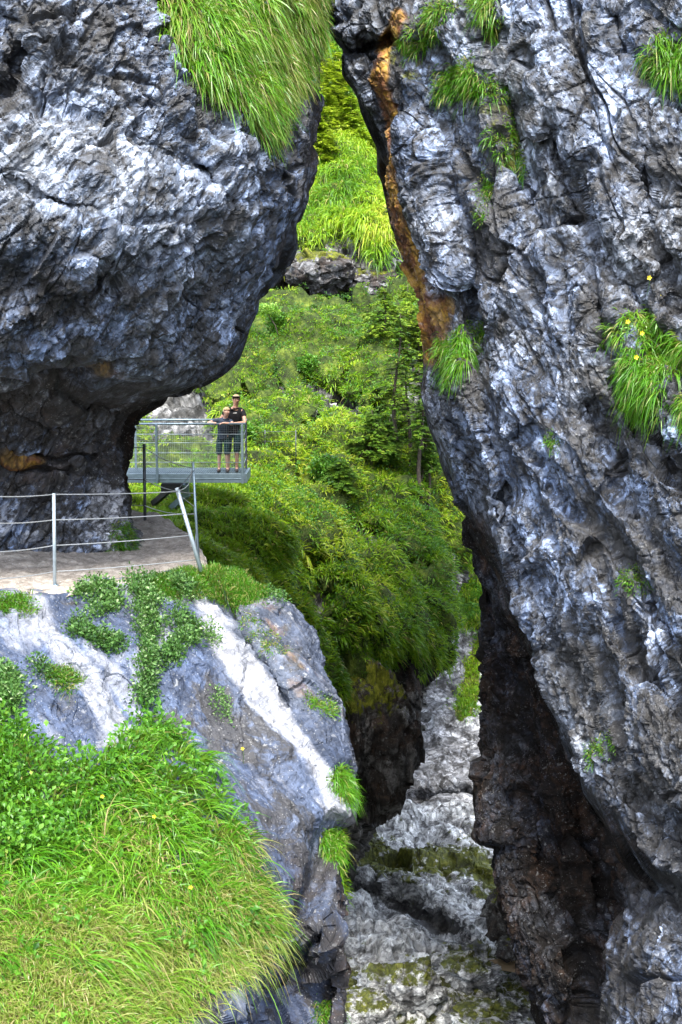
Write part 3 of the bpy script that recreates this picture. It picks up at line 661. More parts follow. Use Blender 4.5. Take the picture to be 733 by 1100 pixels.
G = [([(378, 955), (400, 965), (430, 972)], 13, 2.2), ([(430, 970), (460, 985), (505, 1010)], 9, 1.5), ([(440, 960), (470, 995)], 14, 1.0), ([(500, 940), (535, 945)], 5, .8),
     ([(395, 930), (440, 945), (480, 960)], 10, -.5), ([(480, 940), (512, 965)], 8, .6), ([(410, 1060), (470, 1040), (500, 1060)], 12, -.6), ([(450, 1085), (520, 1100)], 12, -.5),
     ([(470, 1015), (520, 1030)], 10, -.6), ([(360, 905), (420, 915)], 8, .7), ([(500, 1000), (530, 1000)], 6, -.4), ([(462, 1062), (500, 1085)], 8, .8), ([(380, 1040), (440, 1025)], 7, .4)]
D = D + .6 * lines(PX + jx.mean() + 6 * vnoise(np.stack([PX / 15, PY / 15, 0 * PX], -1), 231), PY + 6 * vnoise(np.stack([PX / 15, PY / 15, 0 * PX], -1), 232), G)
W = P(PX, PY, D); N = orient(W, normals(W))
f1, c1, _ = facet(aniso(W, (.8, 0, -.5), 1.8) / 1.6, 63); f2, c2, i2 = facet(W / .55, 64); f3, c3, i3 = facet(W / .2, 65)
kc = 1 - sstep(coarse(W), .12, .3)
disp = .32 * fc(f1, c1, coarse(W), 1.6) + .22 * fc(f2, c2, coarse(W), .55) * kc + .08 * f3 * (1 - sstep(coarse(W), .06, .15)) + .20 * fbm(W, 1.2, 2, 131)
W = W + N * disp[..., None]
moss = .27 + .44 * sstep(PY, 995, 1030) * (.7 + .5 * vnoise(W / 1.2, 6)) + .42 * np.exp(-(poly_dist(PX, PY, [(380, 905), (440, 925), (500, 920), (540, 960)]) / 22) ** 2) - .25 * np.exp(-(poly_dist(PX, PY, [(380, 990), (440, 1000), (400, 1030)]) / 22) ** 2)
pale = .6 * np.exp(-(poly_dist(PX, PY, [(380, 980), (440, 990), (400, 1030), (470, 1060)]) / 35) ** 2)
stain = -.25 + .5 * np.exp(-(poly_dist(PX, PY, [(378, 950), (430, 972), (505, 1010)]) / 14) ** 2)
finish('riverbed', PX, PY, W, N, M['bed'], dict(moss=moss, stain=stain, tone=.35 + .25 * i2 + .25 * i3, crack=np.maximum(.85 * (1 - sstep(c2, 0, .09)), .7 * (1 - sstep(c3, 0, .12)) * (vnoise(W / .6, 8) > 0))), 'pale mossy boulder-strewn rock floor of the gorge', 'riverbed')
print('hills', time.time() - T0)

# silty pool
zp = P(548, 1037, 31.)[2] + .18
pts = [(520, 1032), (535, 1030), (560, 1030), (590, 1032), (610, 1042), (590, 1048), (560, 1046), (538, 1042)]
V = [P(a, b, dz(b, zp)) for a, b in pts]; V = [np.mean(V, 0)] + V
o = new_mesh('water', V, np.zeros((0, 4)), M['water'], None, False, tris=[[0, i, i % 8 + 1] for i in range(1, 9)])
tag(o, 'small brown pool of silty water by the foot of the right cliff', 'water', None, 'structure')

# footpath
outer = [(-420, 668), (-60, 645), (0, 641), (60, 636), (120, 629), (180, 620), (216, 612), (224, 604), (220, 592), (208, 576), (194, 564), (178, 556), (160, 550), (130, 544), (90, 540)]
ox = np.array(outer, float); s_ = np.linspace(0, len(outer) - 1, 420); oxp = gsm(np.interp(s_, range(len(outer)), ox[:, 0]), 5); oyp = gsm(np.interp(s_, range(len(outer)), ox[:, 1]), 5)
ixp = np.minimum(oxp, 60) - 10; iyp = np.where(oyp > 600, oyp - 50, np.minimum(oyp, 575))
iyp = gsm(np.minimum(iyp, 590), 8)
ZP = -3.1
po = np.stack([P(a, b, dz(b, ZP)) for a, b in zip(oxp, oyp)]); pi = np.stack([P(a, b, dz(b, ZP)) for a, b in zip(ixp, iyp)])
t_ = np.linspace(0, 1, 120)[:, None, None]
W = po[None] * (1 - t_) + pi[None] * t_
W[..., 2] += .035 * fbm(W, .5, 4, 301) + .02 * fbm(W, .08, 2, 302) - .05 * (1 - sstep(t_[..., 0], 0, .03)) + .05 * sstep(t_[..., 0], .4, .9)
o = new_mesh('footpath', W, grid_quads(*W.shape[:2]), M['path'], None, True)
tag(o, 'trodden gravel footpath curving round the base of the overhang', 'footpath', None, 'structure')

# ------------------------------------------------------------------ vegetation
def norm(a): return a / (np.linalg.norm(a, axis=-1, keepdims=True) + 1e-9)
def pick(name, n, mask, seed=1):
    """n random points on a sheet where mask(px,py) in 0..1 allows"""
    S = SH[name]; r = np.random.default_rng(seed); R, C = S['PX'].shape
    m = mask(S['PX'], S['PY'], S) * (S['FR'] > .5)
    m = np.where((S['PX'] > -60) & (S['PX'] < 800) & (S['PY'] > -60) & (S['PY'] < 1150), m, 0)
    # image area of each grid step so that density is even over the surface as seen
    a = np.abs(np.gradient(S['PX'], axis=1)) * np.abs(np.gradient(S['PY'], axis=0))
    if 'hillside' in name:
        a = np.linalg.norm(np.cross(np.gradient(S['W'], axis=1), np.gradient(S['W'], axis=0)), axis=-1) / S['W'][..., 1] ** 2
    m = m * a
    p = (m / m.sum()).ravel(); idx = r.choice(R * C, n, p=p)
    i, j = np.unravel_index(idx, (R, C)); i2 = np.clip(i + 1, 0, R - 1); j2 = np.clip(j + 1, 0, C - 1)
    u = r.random((n, 1)); v = r.random((n, 1)); Wg = S['W']
    p_ = Wg[i, j] + (Wg[i2, j] - Wg[i, j]) * u + (Wg[i, j2] - Wg[i, j]) * v
    return p_, S['N'][i, j], S['PX'][i, j], S['PY'][i, j]
def tussocks(C, Nn, nb, L, Wd, hue, seed=3, spread=.7, up=.7, out=.6, droop=.7, radius=.12, hvar=.12, flow=None, segs=4, straw=0.04):
    """arrays of blades growing from centres; returns V, quads, attrs"""
    r = np.random.default_rng(seed); n = len(C)
    L = np.broadcast_to(L, (n,)); hue = np.broadcast_to(hue, (n,))
    idx = np.repeat(np.arange(n), nb); m = len(idx)
    rad = r.normal(size=(m, 3)); rad -= Nn[idx] * np.sum(rad * Nn[idx], -1, keepdims=True)
    root = C[idx] + rad * radius * .6
    d0 = norm(Nn[idx] * out + np.array([0, 0, 1.]) * up + norm(rad) * spread * r.random((m, 1)) + (flow[idx] if flow is not None else 0))
    Lb = L[idx] * r.uniform(.55, 1.15, m); dr = droop * r.uniform(.5, 1.4, m)
    side = norm(np.cross(d0, r.normal(size=(m, 3)))); wb = Wd * r.uniform(.6, 1.3, m)
    h = hue[idx] + r.normal(size=m) * hvar; h = np.where(hue[idx] < .9, np.clip(h, 0, .84), np.clip(h, 0, 1)); h = np.where(r.random(m) < straw, .97, h)
    tw = norm(np.cross(d0, side)) * .35
    V = np.zeros((m, segs + 1, 2, 3)); T = np.zeros((m, segs + 1, 2))
    for s in range(segs + 1):
        t = s / segs
        c = root + d0 * (Lb * t)[:, None] + np.array([0, 0, -1.]) * (Lb * dr * t * t)[:, None]
        w = (wb * (1 - .93 * t ** 1.8) * .5)[:, None] * norm(side + tw * t * 1.5)
        V[:, s, 0] = c - w; V[:, s, 1] = c + w; T[:, s] = t
    base = (np.arange(m) * (segs + 1) * 2)[:, None]
    q = np.concatenate([base + np.array([[2 * s, 2 * s + 1, 2 * s + 3, 2 * s + 2]]) for s in range(segs)], 0)
    return V.reshape(-1, 3), q, dict(rnd=np.repeat(h, (segs + 1) * 2), tt=T.ravel())
def leaves(C, Nn, nl, size, hue, seed=5, radius=.15, height=.1, up=.6, hvar=.15):
    """small folded oval leaves (6 vertices each) filling low cushions"""
    r = np.random.default_rng(seed); n = len(C); hue = np.broadcast_to(hue, (n,)); radius = np.broadcast_to(radius, (n,)); height = np.broadcast_to(height, (n,))
    idx = np.repeat(np.arange(n), nl); m = len(idx)
    rad = r.normal(size=(m, 3)); rad -= Nn[idx] * np.sum(rad * Nn[idx], -1, keepdims=True); rl = np.linalg.norm(rad, axis=1)
    root = C[idx] + rad * radius[idx, None] * .55 + (Nn[idx] * .5 + np.array([0, 0, .5])) * (height[idx] * r.random(m) * np.exp(-rl * rl * .25))[:, None]
    d = norm(norm(rad) * .7 + Nn[idx] * .4 + np.array([0, 0, up]) + r.normal(size=(m, 3)) * .35)
    s = norm(np.cross(d, Nn[idx] + r.normal(size=(m, 3)) * .5)); nn_ = np.cross(s, d)
    sz = size * r.uniform(.6, 1.3, m)[:, None]; tip = root + d * sz - np.array([0, 0, .25]) * sz
    V = np.stack([root, root + d * sz * .45 - s * sz * .28 + nn_ * sz * .08, root + d * sz * .5, root + d * sz * .45 + s * sz * .28 + nn_ * sz * .08, tip], 1)
    b = (np.arange(m) * 5)[:, None]
    tr = np.concatenate([b + np.array([[0, 2, 1]]), b + np.array([[1, 2, 4]]), b + np.array([[0, 3, 2]]), b + np.array([[2, 3, 4]])], 0)
    h = np.clip(hue[idx] + r.normal(size=m) * hvar, 0, 1)
    return V.reshape(-1, 3), tr, dict(rnd=np.repeat(h, 5), tt=np.full(m * 5, .8))
def local(V, o): return V - np.array(o)
def patch(name, parts, mat, label, cat, group=None, kind='stuff', origin=(0, 0, 0), leafparts=None, leafmat=None):
    Vs, qs, ts, r_, t_ = [], [], [], [], []; off = 0
    for V, q, a in parts:
        Vs.append(V); r_.append(a['rnd']); t_.append(a['tt']); (qs if q.shape[1] == 4 else ts).append(q + off); off += len(V)
    V = np.concatenate(Vs) - np.array(origin)
    o = new_mesh(name, V, np.concatenate(qs) if qs else np.zeros((0, 4)), mat, dict(rnd=np.concatenate(r_), tt=np.concatenate(t_)), False, tris=np.concatenate(ts) if ts else None)
    o.location = origin
    tag(o, label, cat, group, kind)
    return o

# hillside grass: hanging tufts in several tones, with herbs among them
def hill_hue(C, s, seed, base=.55, a=.22): return np.clip(base + a * fbm(C, s, 3, seed) + .12 * fbm(C, .9, 2, seed + 5), .05, .88)
def veil(C): return None
C, Nn, px, py = pick('hillside', 11500, lambda x, y, S: (S['green'] > .15) * (x > 120) * (x < 540) * (1 - .75 * ((y > 500) & (x < 240))), 11)
hue = hill_hue(C, 4, 151)
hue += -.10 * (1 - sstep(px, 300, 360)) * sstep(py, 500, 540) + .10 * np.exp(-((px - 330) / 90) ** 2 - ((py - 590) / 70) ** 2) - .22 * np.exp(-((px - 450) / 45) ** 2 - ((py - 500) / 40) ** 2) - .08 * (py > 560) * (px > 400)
Lh = .21 * np.clip(fbm(C, 1.6, 2, 171) * .5 + 1.1, .5, 1.7)
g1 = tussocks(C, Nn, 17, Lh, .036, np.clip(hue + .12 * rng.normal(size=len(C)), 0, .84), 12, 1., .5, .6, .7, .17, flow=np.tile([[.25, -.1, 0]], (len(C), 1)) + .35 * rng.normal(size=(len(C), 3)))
C2, N2, px2, py2 = pick('hillside', 2600, lambda x, y, S: S['green'] ** 2 * (x > 250) * (x < 540) * np.clip(.3 + 1.2 * (fbm(S['W'], 2.2, 3, 161) > .05), 0, 1), 13)
l1 = leaves(C2, N2, 22, .085, np.clip(.45 + .3 * fbm(C2, 2.2, 2, 162), 0, 1), 14, .26, .34)
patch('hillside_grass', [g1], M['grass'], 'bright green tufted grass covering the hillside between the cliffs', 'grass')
patch('hillside_herbs', [l1], M['herb'], 'low broad-leaved ground cover among the grass of the hillside', 'ground cover')
C, Nn, px, py = pick('upper_hillside', 5200, lambda x, y, S: (S['green'] ** 2 + .02) * (x > 270) * (x < 460) * (y < 300), 15)
g2 = tussocks(C, Nn, 20, .55 * np.clip(fbm(C, 2.5, 2, 172) * .5 + 1.1, .5, 1.7), .06, hill_hue(C, 2.2, 152, .58, .40) * .94, 16, 1., .45, .5, 1.1, .3, flow=.35 * rng.normal(size=(len(C), 3)))
patch('upper_slope_grass', [g2], M['grass'], 'yellow-green grass on the distant slope seen through the upper gap', 'grass')
C, Nn, px, py = pick('rock_face', 1500, lambda x, y, S: S['green'] ** 2 * (x > 440) * (x < 560), 17)
g3 = tussocks(C, Nn, 18, .40, .04, hill_hue(C, 4, 153, .5), 18, .9, .5, .5, .9, .22)
C, Nn, px, py = pick('rock_face', 1300, lambda x, y, S: S['green'] ** 2 * (x > 460) * (x < 560) * (y < 690), 19)
l3 = leaves(C, Nn, 24, .12, .55, 20, .3, .3)
patch('rock_face_grass', [g3], M['grass'], 'grass growing on top of and down the pale rock face', 'grass')
patch('rock_face_herbs', [l3], M['herb'], 'leafy ground cover on top of the pale rock face', 'ground cover')

# near slope just beyond the path, fine long grass
C, Nn, px, py = pick('hillside', 3800, lambda x, y, S: S['green'] * (x > 140) * (x < 275) * (y > 520) * (y < 650) * 1., 21)
g4 = tussocks(C, Nn, 24, .30, .022, np.clip(.50 + .2 * fbm(C, 1.2, 2, 155), 0, .84), 22, .9, .6, .5, .9, .14, flow=.3 * rng.normal(size=(len(C), 3)))
patch('path_edge_grass', [g4], M['grass'], 'soft green grass on the slope just beyond the end of the footpath', 'grass')
# top edge of the bank
EDGE = [(150, 622), (206, 608), (240, 604), (270, 622), (290, 634), (262, 655), (225, 640), (190, 636), (150, 640), (145, 622), (180, 616)]
C, Nn, px, py = pick('rock_bank', 800, lambda x, y, S: inside(x, y, EDGE) * 1., 23)
C[:, 2] -= .02
g5 = tussocks(C, Nn, 30, .17, .010, np.clip(.26 + .22 * fbm(C, .6, 2, 156), .05, .97), 24, .8, .9, .35, .8, .09, straw=.16)
patch('bank_edge_grass', [g5], M['grass_near'], 'short dark green grass along the top edge of the rock slab', 'grass')

# big foreground grass mound
MOUND = [(-60, 800), (0, 788), (30, 812), (52, 848), (80, 838), (130, 812), (150, 770), (185, 782), (208, 830), (234, 862), (248, 900), (264, 950), (280, 985), (284, 1010), (262, 1035), (215, 1070), (180, 1100), (165, 1160), (-60, 1160)]
C, Nn, px, py = pick('rock_bank', 1650, lambda x, y, S: inside(x, y, MOUND) * 1., 31)
hue = np.clip(.55 + .22 * fbm(C, 1.0, 3, 181) + .06 * (py < 960) - .0, .15, .86)
kp = (py < 985 + 20 * rng.normal(size=len(C))) | (rng.random(len(C)) < .3)
flow = np.stack([.25 + .5 * fbm(C, .9, 2, 182), -.15 + .3 * fbm(C, .8, 2, 185), 0 * hue], -1) + .35 * rng.normal(size=(len(C), 3))
hue = np.clip(hue + .13 * rng.normal(size=len(C)), .08, .9)
Lm = .46 * np.clip(1 + .5 * fbm(C, .8, 2, 183), .55, 1.6) * np.where(py > 1000, .6, 1)
hk = np.where(kp, hue, np.clip(hue * .6 + .28, 0, .84))
g6 = tussocks(C, Nn, 15, np.where(kp, 1., .5) * Lm * np.clip(1 + .35 * rng.normal(size=len(C)), .45, 1.7), .019, hk, 32, .6, .85, .35, .95, .10, flow=flow, segs=6, straw=.05)
lowm = (py > 985) | ((px > 230) & (py > 900))
lowm = (py > 975 + 25 * rng.normal(size=len(C))) | ((px > 225) & (py > 890)); lowm &= (rng.random(len(C)) < .8)
g6b = tussocks(C[lowm] + Nn[lowm] * .05, Nn[lowm], 34, .30, .010, .93, 33, .7, .2, .5, .9, .12, segs=4, hvar=.05)
k_ = rng.choice(len(C), 200, replace=False); k_ = k_[py[k_] < 1060]
k_ = k_[(px[k_] < 215) | (py[k_] < 880)]
g6c = tussocks(C[k_], Nn[k_], 24, .62 * np.ones(len(k_)), .018, np.clip(hue[k_] + .05, 0, .85), 34, .42, .9, .35, 1.0, .05, flow=flow[k_] * 1.5, segs=8, hvar=.06)
patch('long_grass', [g6, g6b, g6c], M['grass_near'], 'thick mound of long arching grass on the near ledge at bottom left', 'grass')
C, Nn, px, py = pick('rock_bank', 300, lambda x, y, S: inside(x, y, MOUND) * (.02 + .7 * ((x < 95) & (y < 930)) + .22 * ((y < 850) & (x < 230)) + .15 * ((x > 100) & (y < 900))), 35)
C = C + Nn * .10
l6 = leaves(C, Nn, 20, .078, np.clip(.62 + .2 * fbm(C, .7, 2, 184), 0, 1), 36, .14, .28)
patch('mound_herbs', [l6], M['herb'], 'bright leafy herbs growing through the grass of the near ledge', 'ground cover')

# grass curtain on top of the left cliff
TOPG = [(176, -60), (176, 10), (172, 34), (198, 62), (222, 88), (240, 104), (262, 120), (278, 136), (296, 150), (301, 120), (312, 92), (336, 78), (346, 40), (350, -60)]
C, Nn, px, py = pick('cliff_left', 2300, lambda x, y, S: inside(x, y, TOPG) * 1., 41)
hue = np.clip(.62 + .2 * fbm(C, .9, 2, 191) + .12 * (py < 60), .2, .88)
g7 = tussocks(C, Nn, 17, np.where(px > 286, .13, .20) * np.clip(1 + .5 * rng.normal(size=len(C)), .4, 1.8), .022, np.clip(hue + .12 * rng.normal(size=len(C)), .1, .9), 42, .8, .35, .55, 1.05, .13, flow=.4 * rng.normal(size=(len(C), 3)) + [.1, 0, 0], segs=6, straw=.08)
lm = (py > 75) | (px > 290)
lm &= (rng.random(len(C)) < .55)
g7b = tussocks(C[lm], Nn[lm], 18, .17, .014, .95, 43, .5, -.1, .4, 1.0, .12, segs=5, hvar=.05)
patch('cliff_top_grass', [g7, g7b], M['grass_near'], 'curtain of long grass hanging over the top of the left cliff', 'grass')

# single tufts: every one a thing of its own
def near_on(name, x, y):
    S = SH[name]; d = (S['PX'] - x) ** 2 + (S['PY'] - y) ** 2
    # the front-most grid point that projects there
    D_ = S['W'][..., 1]; m = d < 9
    if not m.any(): m = d <= d.min() + 1
    i = np.argmin(np.where(m, D_, 1e9)); i, j = np.unravel_index(i, d.shape)
    return S['W'][i, j], S['N'][i, j]
def spots(name, pts, w, n, seed):
    """n points on a sheet spread along a photo polyline with half-width w"""
    S = SH[name]; frontm = S['W'][..., 1] < 60
    return pick(name, n, lambda x, y, S: np.exp(-(poly_dist(x, y, pts) / w * 1.15) ** 2) * (poly_dist(x, y, pts) < 1.3 * w) if len(pts) > 1 else (np.hypot(x - pts[0][0], y - pts[0][1]) < w) * 1., seed)
TU = [ # sheet, polyline, halfwidth, centres, blades, length, width, hue, droop, straw, label
    ('cliff_right', [(478, 90), (500, 84), (530, 96)], 12, 70, .26, .012, .45, .9, .15, 'dark green grass tuft on a ledge right of the ochre streak near the top'),
    ('cliff_right', [(440, 48), (462, 30), (480, 12)], 9, 50, .24, .012, .48, .9, .2, 'grass patch beside the upper end of the ochre streak'),
    ('cliff_right', [(520, -5), (530, 22), (524, 40)], 8, 45, .28, .012, .62, 1.0, .15, 'light green tuft hanging from the top edge of the right cliff'),
    ('cliff_right', [(545, 138), (542, 155), (560, 180)], 10, 50, .20, .011, .42, .9, .1, 'small grass tuft below the ledge tuft on the right cliff'),
    ('cliff_right', [(515, 190), (522, 215), (520, 235)], 5, 24, .13, .010, .35, .9, .1, 'tiny dark sprig of grass in the crevice halfway up the right cliff'),
    ('cliff_right', [(478, 372), (490, 366), (502, 385), (480, 400)], 10, 60, .34, .012, .50, 1.1, .05, 'grass cushion hanging off the cliff edge beside the far trees'),
    ('cliff_right', [(512, 350), (514, 356)], 4, 14, .14, .010, .5, .8, .05, 'very small tuft just above the grass cushion on the cliff edge'),
    ('cliff_right', [(678, 358), (700, 348), (712, 370), (684, 395)], 14, 110, .36, .013, .52, 1.0, .08, 'bushy grass tuft with yellow flowers on the right cliff'),
    ('cliff_right', [(728, 382), (705, 402), (690, 432)], 12, 110, .36, .013, .50, 1.15, .12, 'long grass tongue drooping below the yellow-flowered tuft'),
    ('cliff_right', [(738, 425), (732, 446)], 8, 40, .32, .012, .55, 1.2, .15, 'grass tuft cut by the right edge of the frame below the grass tongue'),
    ('cliff_right', [(715, 62), (733, 52), (745, 90)], 14, 100, .36, .013, .52, 1.0, .1, 'large grass tuft at the upper right corner of the cliff'),
    ('cliff_right', [(640, 808), (648, 800)], 8, 26, .10, .010, .45, .6, .05, 'small tuft low down on the right cliff'),
    ('cliff_right', [(590, 470), (594, 478)], 5, 12, .08, .010, .3, .6, .05, 'minute sprig on the blue-grey face of the right cliff'),
    ('cliff_right', [(668, 615), (690, 625)], 8, 24, .09, .010, .3, .6, .05, 'dark thin tuft on the right cliff beneath the long crevice'),
    ('rock_bank', [(366, 835), (374, 850)], 7, 50, .30, .010, .52, .9, .05, 'upper of the two grass tufts at the right edge of the slab'),
    ('rock_bank', [(356, 905), (368, 918), (370, 932)], 8, 60, .34, .010, .52, 1.0, .1, 'lower of the two grass tufts at the right edge of the slab'),
    ('rock_bank', [(352, 1090), (362, 1098)], 8, 40, .26, .010, .35, .9, .1, 'dark grass tuft at the foot of the slab by the riverbed'),
    ('rock_bank', [(56, 725), (74, 732)], 9, 50, .17, .009, .22, .7, .15, 'dark wispy grass tuft in the pale streak of the slab'),
    ('rock_bank', [(0, 647), (22, 650)], 9, 60, .15, .009, .30, .6, .05, 'dark green grass tuft at the left end of the slab under the path'),
    ('rock_bank', [(268, 672), (300, 700)], 7, 26, .12, .009, .35, .7, .3, 'dry mixed tuft in the crack right of the white streak'),
    ('rock_bank', [(334, 756), (346, 762)], 6, 26, .12, .009, .5, .6, .1, 'small pale green tuft near the upper right rim of the slab'),
    ('hillside', [(368, 750), (372, 762)], 9, 34, .42, .024, .66, .9, .1, 'round grass tuft hanging on the dark rock right of the slab'),
    ('cliff_left', [(125, 570), (122, 590), (132, 600)], 9, 55, .20, .010, .30, .7, .1, 'dark grass tuft at the foot of the overhang beside the path'),
]
for i, (sh, pts, w, n, L, wd, hu, dr, st, lab) in enumerate(TU):
    C, Nn, px, py = spots(sh, pts, w * 1.1, int(n * 1.4), 400 + i)
    dm = np.median(C[:, 1]); k_ = np.abs(C[:, 1] - dm) < 1.8; C, Nn = C[k_], Nn[k_]
    org = C.mean(0)
    patch('grass_tuft', [tussocks(C, Nn, 26, .47 * L * np.clip(1 + .4 * np.random.default_rng(i).normal(size=len(C)), .4, 1.7), wd * 1.25, np.clip(hu + .08 + .1 * np.random.default_rng(i + 9).normal(size=len(C)), 0, 1), 500 + i, .9, .4, .55, dr * .95, .08, segs=5, straw=st, flow=.35 * np.random.default_rng(i + 5).normal(size=(len(C), 3)))], M['grass_near'], lab, 'grass tuft', 'grass tufts rooted on the bare rock', 'thing', org)
# yellow flowers on the flowered tuft and in the meadow are parts of the plants: built as small things
def flower(pos, mat, r=.022, name='yellow_flower', label=None, group=None):
    t = empty(name, pos, label, 'flower', group)
    m = MB(); 
    for k in range(5):
        a = k * 2 * math.pi / 5; c, s = math.cos(a), math.sin(a)
        m.add([(0, 0, 0), (c * r - s * r * .5, -.3 * r, s * r + c * r * .5), (c * r * 1.5, -.45 * r, s * r * 1.5), (c * r + s * r * .5, -.3 * r, s * r - c * r * .5)], [[0, 1, 2, 3]])
    m.build('petals', mat, t); MB().tube([(0, .01, 0), (.01, .03, -.08), (.0, .10, -.2)], .003, 5).build('stem', M['herb_stem'], t)
M['herb_stem'] = plain('green_stem', (.05, .12, .015), .6)
for (fx, fy) in [(681, 329), (688, 344), (682, 366), (702, 314), (700, 400), (712, 352)]:
    p, n = near_on('cliff_right', fx, fy); p = p + n * .28 + np.array([0, -.05, .08])
    flower(p, M['petal'], .02, 'yellow_flower', 'small yellow flower on the bushy grass tuft of the right cliff', 'yellow flowers on the right cliff tuft')
for (fx, fy) in [(106, 882), (182, 990), (155, 908), (228, 846)]:
    p, n = near_on('rock_bank', fx, fy); p = p + n * .42 + np.array([0, -.05, .06])
    flower(p, M['petal'], .014, 'yellow_flower', 'tiny yellow flower standing in the near grass mound', 'yellow flowers in the grass mound')

HE = [ # herb cushions on the slab
    ([(92, 636), (108, 634), (124, 644), (104, 652)], 9, 60, .05, .5, 'rounded leafy herb cushion just under the left part of the path'),
    ([(88, 672), (100, 682)], 9, 36, .05, .35, 'upper of the two dark herb cushions left of the herb trail'),
    ([(112, 684), (124, 692)], 7, 26, .05, .35, 'lower of the two dark herb cushions left of the herb trail'),
    ([(152, 628), (156, 650), (160, 672)], 12, 90, .05, .5, 'long leafy herb trail hanging from the path edge down the slab'),
    ([(162, 690), (158, 718), (160, 744)], 9, 60, .05, .45, 'leafy herb strip joining the herb trail to the grass mound'),
    ([(192, 662), (205, 680), (186, 696), (178, 705)], 8, 60, .05, .42, 'herb cushion right of the herb trail beside the white streak'),
    ([(190, 628), (200, 636)], 7, 26, .05, .5, 'small herb clump at the foot of the leaning railing post'),
    ([(4, 735), (14, 748), (6, 760)], 12, 60, .055, .5, 'glossy herb cushion at the left edge of the frame on the slab'),
    ([(290, 160 + 480), (300, 650)], 4, 8, .04, .4, 'tiny herb sprig on the pinkish rock rim above the streak'),
    ([(222, 678), (230, 690)], 5, 12, .04, .6, 'thin herb sprig growing in the white streak'),
    ([(42, 722), (46, 732)], 4, 10, .04, .3, 'small dark herb sprig left of the wispy tuft'),
    ([(238, 742), (246, 760)], 5, 12, .035, .6, 'dry little herb on the dark slab below the white streak'),
]
for i, (pts, w, n, sz, hu, lab) in enumerate(HE):
    C, Nn, px, py = spots('rock_bank', pts, w, n, 600 + i); org = C.mean(0)
    patch('rock_herb', [leaves(C, Nn, 34, sz, hu, 620 + i, .10, .16, hvar=.25)], M['herb_grey'], lab, 'rock herb', 'herb cushions on the rock slab', 'thing', org)
C, Nn, px, py = spots('cliff_left', [(302, 120), (305, 135), (303, 148)], 6, 24, 640)
patch('rock_herb', [leaves(C, Nn, 30, .05, .45, 641, .12, .1, hvar=.2)], M['herb_grey'], 'pale herb cushion in the cleft at the right end of the left cliff top', 'rock herb', None, 'thing', C.mean(0))
print('veg', time.time() - T0)

# ---- trees
def spruce(base, h, seed, label, group, spread=.32, dens=1., start=.3, lean=0, hue=.55, nl=.11, mat='needle'):
    r = np.random.default_rng(seed); t = empty('spruce_tree', base, label, 'tree', group)
    m = MB(); nseg = 9
    tp = [Vector((lean * h * (i / nseg) + .02 * h * math.sin(i * .7 + seed), .01 * h * math.cos(i + seed), h * i / nseg)) for i in range(nseg + 1)]
    m.tube(tp, [max(.010, .020 * h * (1 - .92 * i / nseg)) for i in range(nseg + 1)], 7)
    Vs, ds, hs = [], [], []
    nw = int(15 * dens)
    for w in range(nw):
        f = start + (1 - start) * (w + r.random() * .6) / nw; z = f * h
        c = tp[min(int(f * nseg), nseg - 1)].lerp(tp[min(int(f * nseg) + 1, nseg)], f * nseg - int(f * nseg)) if f < 1 else tp[-1]
        L = spread * h * (1 - f) ** .75 * (.75 + .5 * r.random()) + .05 * h * .5
        for b in range(r.integers(3, 6)):
            a = r.random() * 6.283; d = np.array([math.cos(a), math.sin(a), 0]); Lb = L * r.uniform(.55, 1.2)
            npt = 6; pts = []
            for i in range(npt + 1):
                q = i / npt; pts.append(np.array(c) + d * Lb * q + np.array([0, 0, Lb * (.18 * q - .42 * q * q)]))
            m.tube([Vector(p) for p in pts], [.0035 * h * (1 - .8 * i / npt) + .002 for i in range(npt + 1)], 4, False)
            per = np.array([-d[1], d[0], 0]); nn = int(26 * Lb / (.32 * h) + 7)
            for k in range(nn):
                q = r.uniform(.12, 1); i = min(int(q * npt), npt - 1); p0 = pts[i] + (pts[i + 1] - pts[i]) * (q * npt - i)
                s = r.choice([-1, 1]); tw = r.uniform(0, .32 * Lb * (1.15 - q)); p = p0 + (per * s * .85 + d * .5) * tw + np.array([0, 0, r.normal() * .012 * h - tw * .12])
                Vs.append(p); ds.append(norm(d * r.uniform(.3, 1.1) + per * s * r.uniform(.2, 1.) + np.array([0, 0, r.uniform(-.35, .25)]))); hs.append(hue + .08 + .30 * (q - .6) + r.normal() * .14)
    m.build('trunk', M['bark'], t, True)
    Vs, ds, hs = np.array(Vs), np.array(ds), np.clip(np.array(hs), 0, 1)
    # each spray: three thin needle strips fanned out
    V, Q = [], []; n = len(Vs); up = np.array([0, 0, 1.])
    side = norm(np.cross(ds, up)); lst = []
    for k, (a, ll) in enumerate(((0, 1.), (.55, .75), (-.55, .75))):
        dd = norm(ds + side * a); s2 = norm(np.cross(dd, up)) * nl * .13; e = Vs + dd * nl * ll + np.array([0, 0, -.02])
        lst.append(np.stack([Vs - s2 * .6, Vs + s2 * .6, e + s2, e - s2], 1).reshape(-1, 3))
    V = np.concatenate(lst); q = np.arange(len(V)).reshape(-1, 4)
    new_mesh('crown', V, q, M[mat], dict(rnd=np.tile(np.repeat(hs, 4), 3), tt=np.full(len(V), .7)), False, parent=t)
    return t
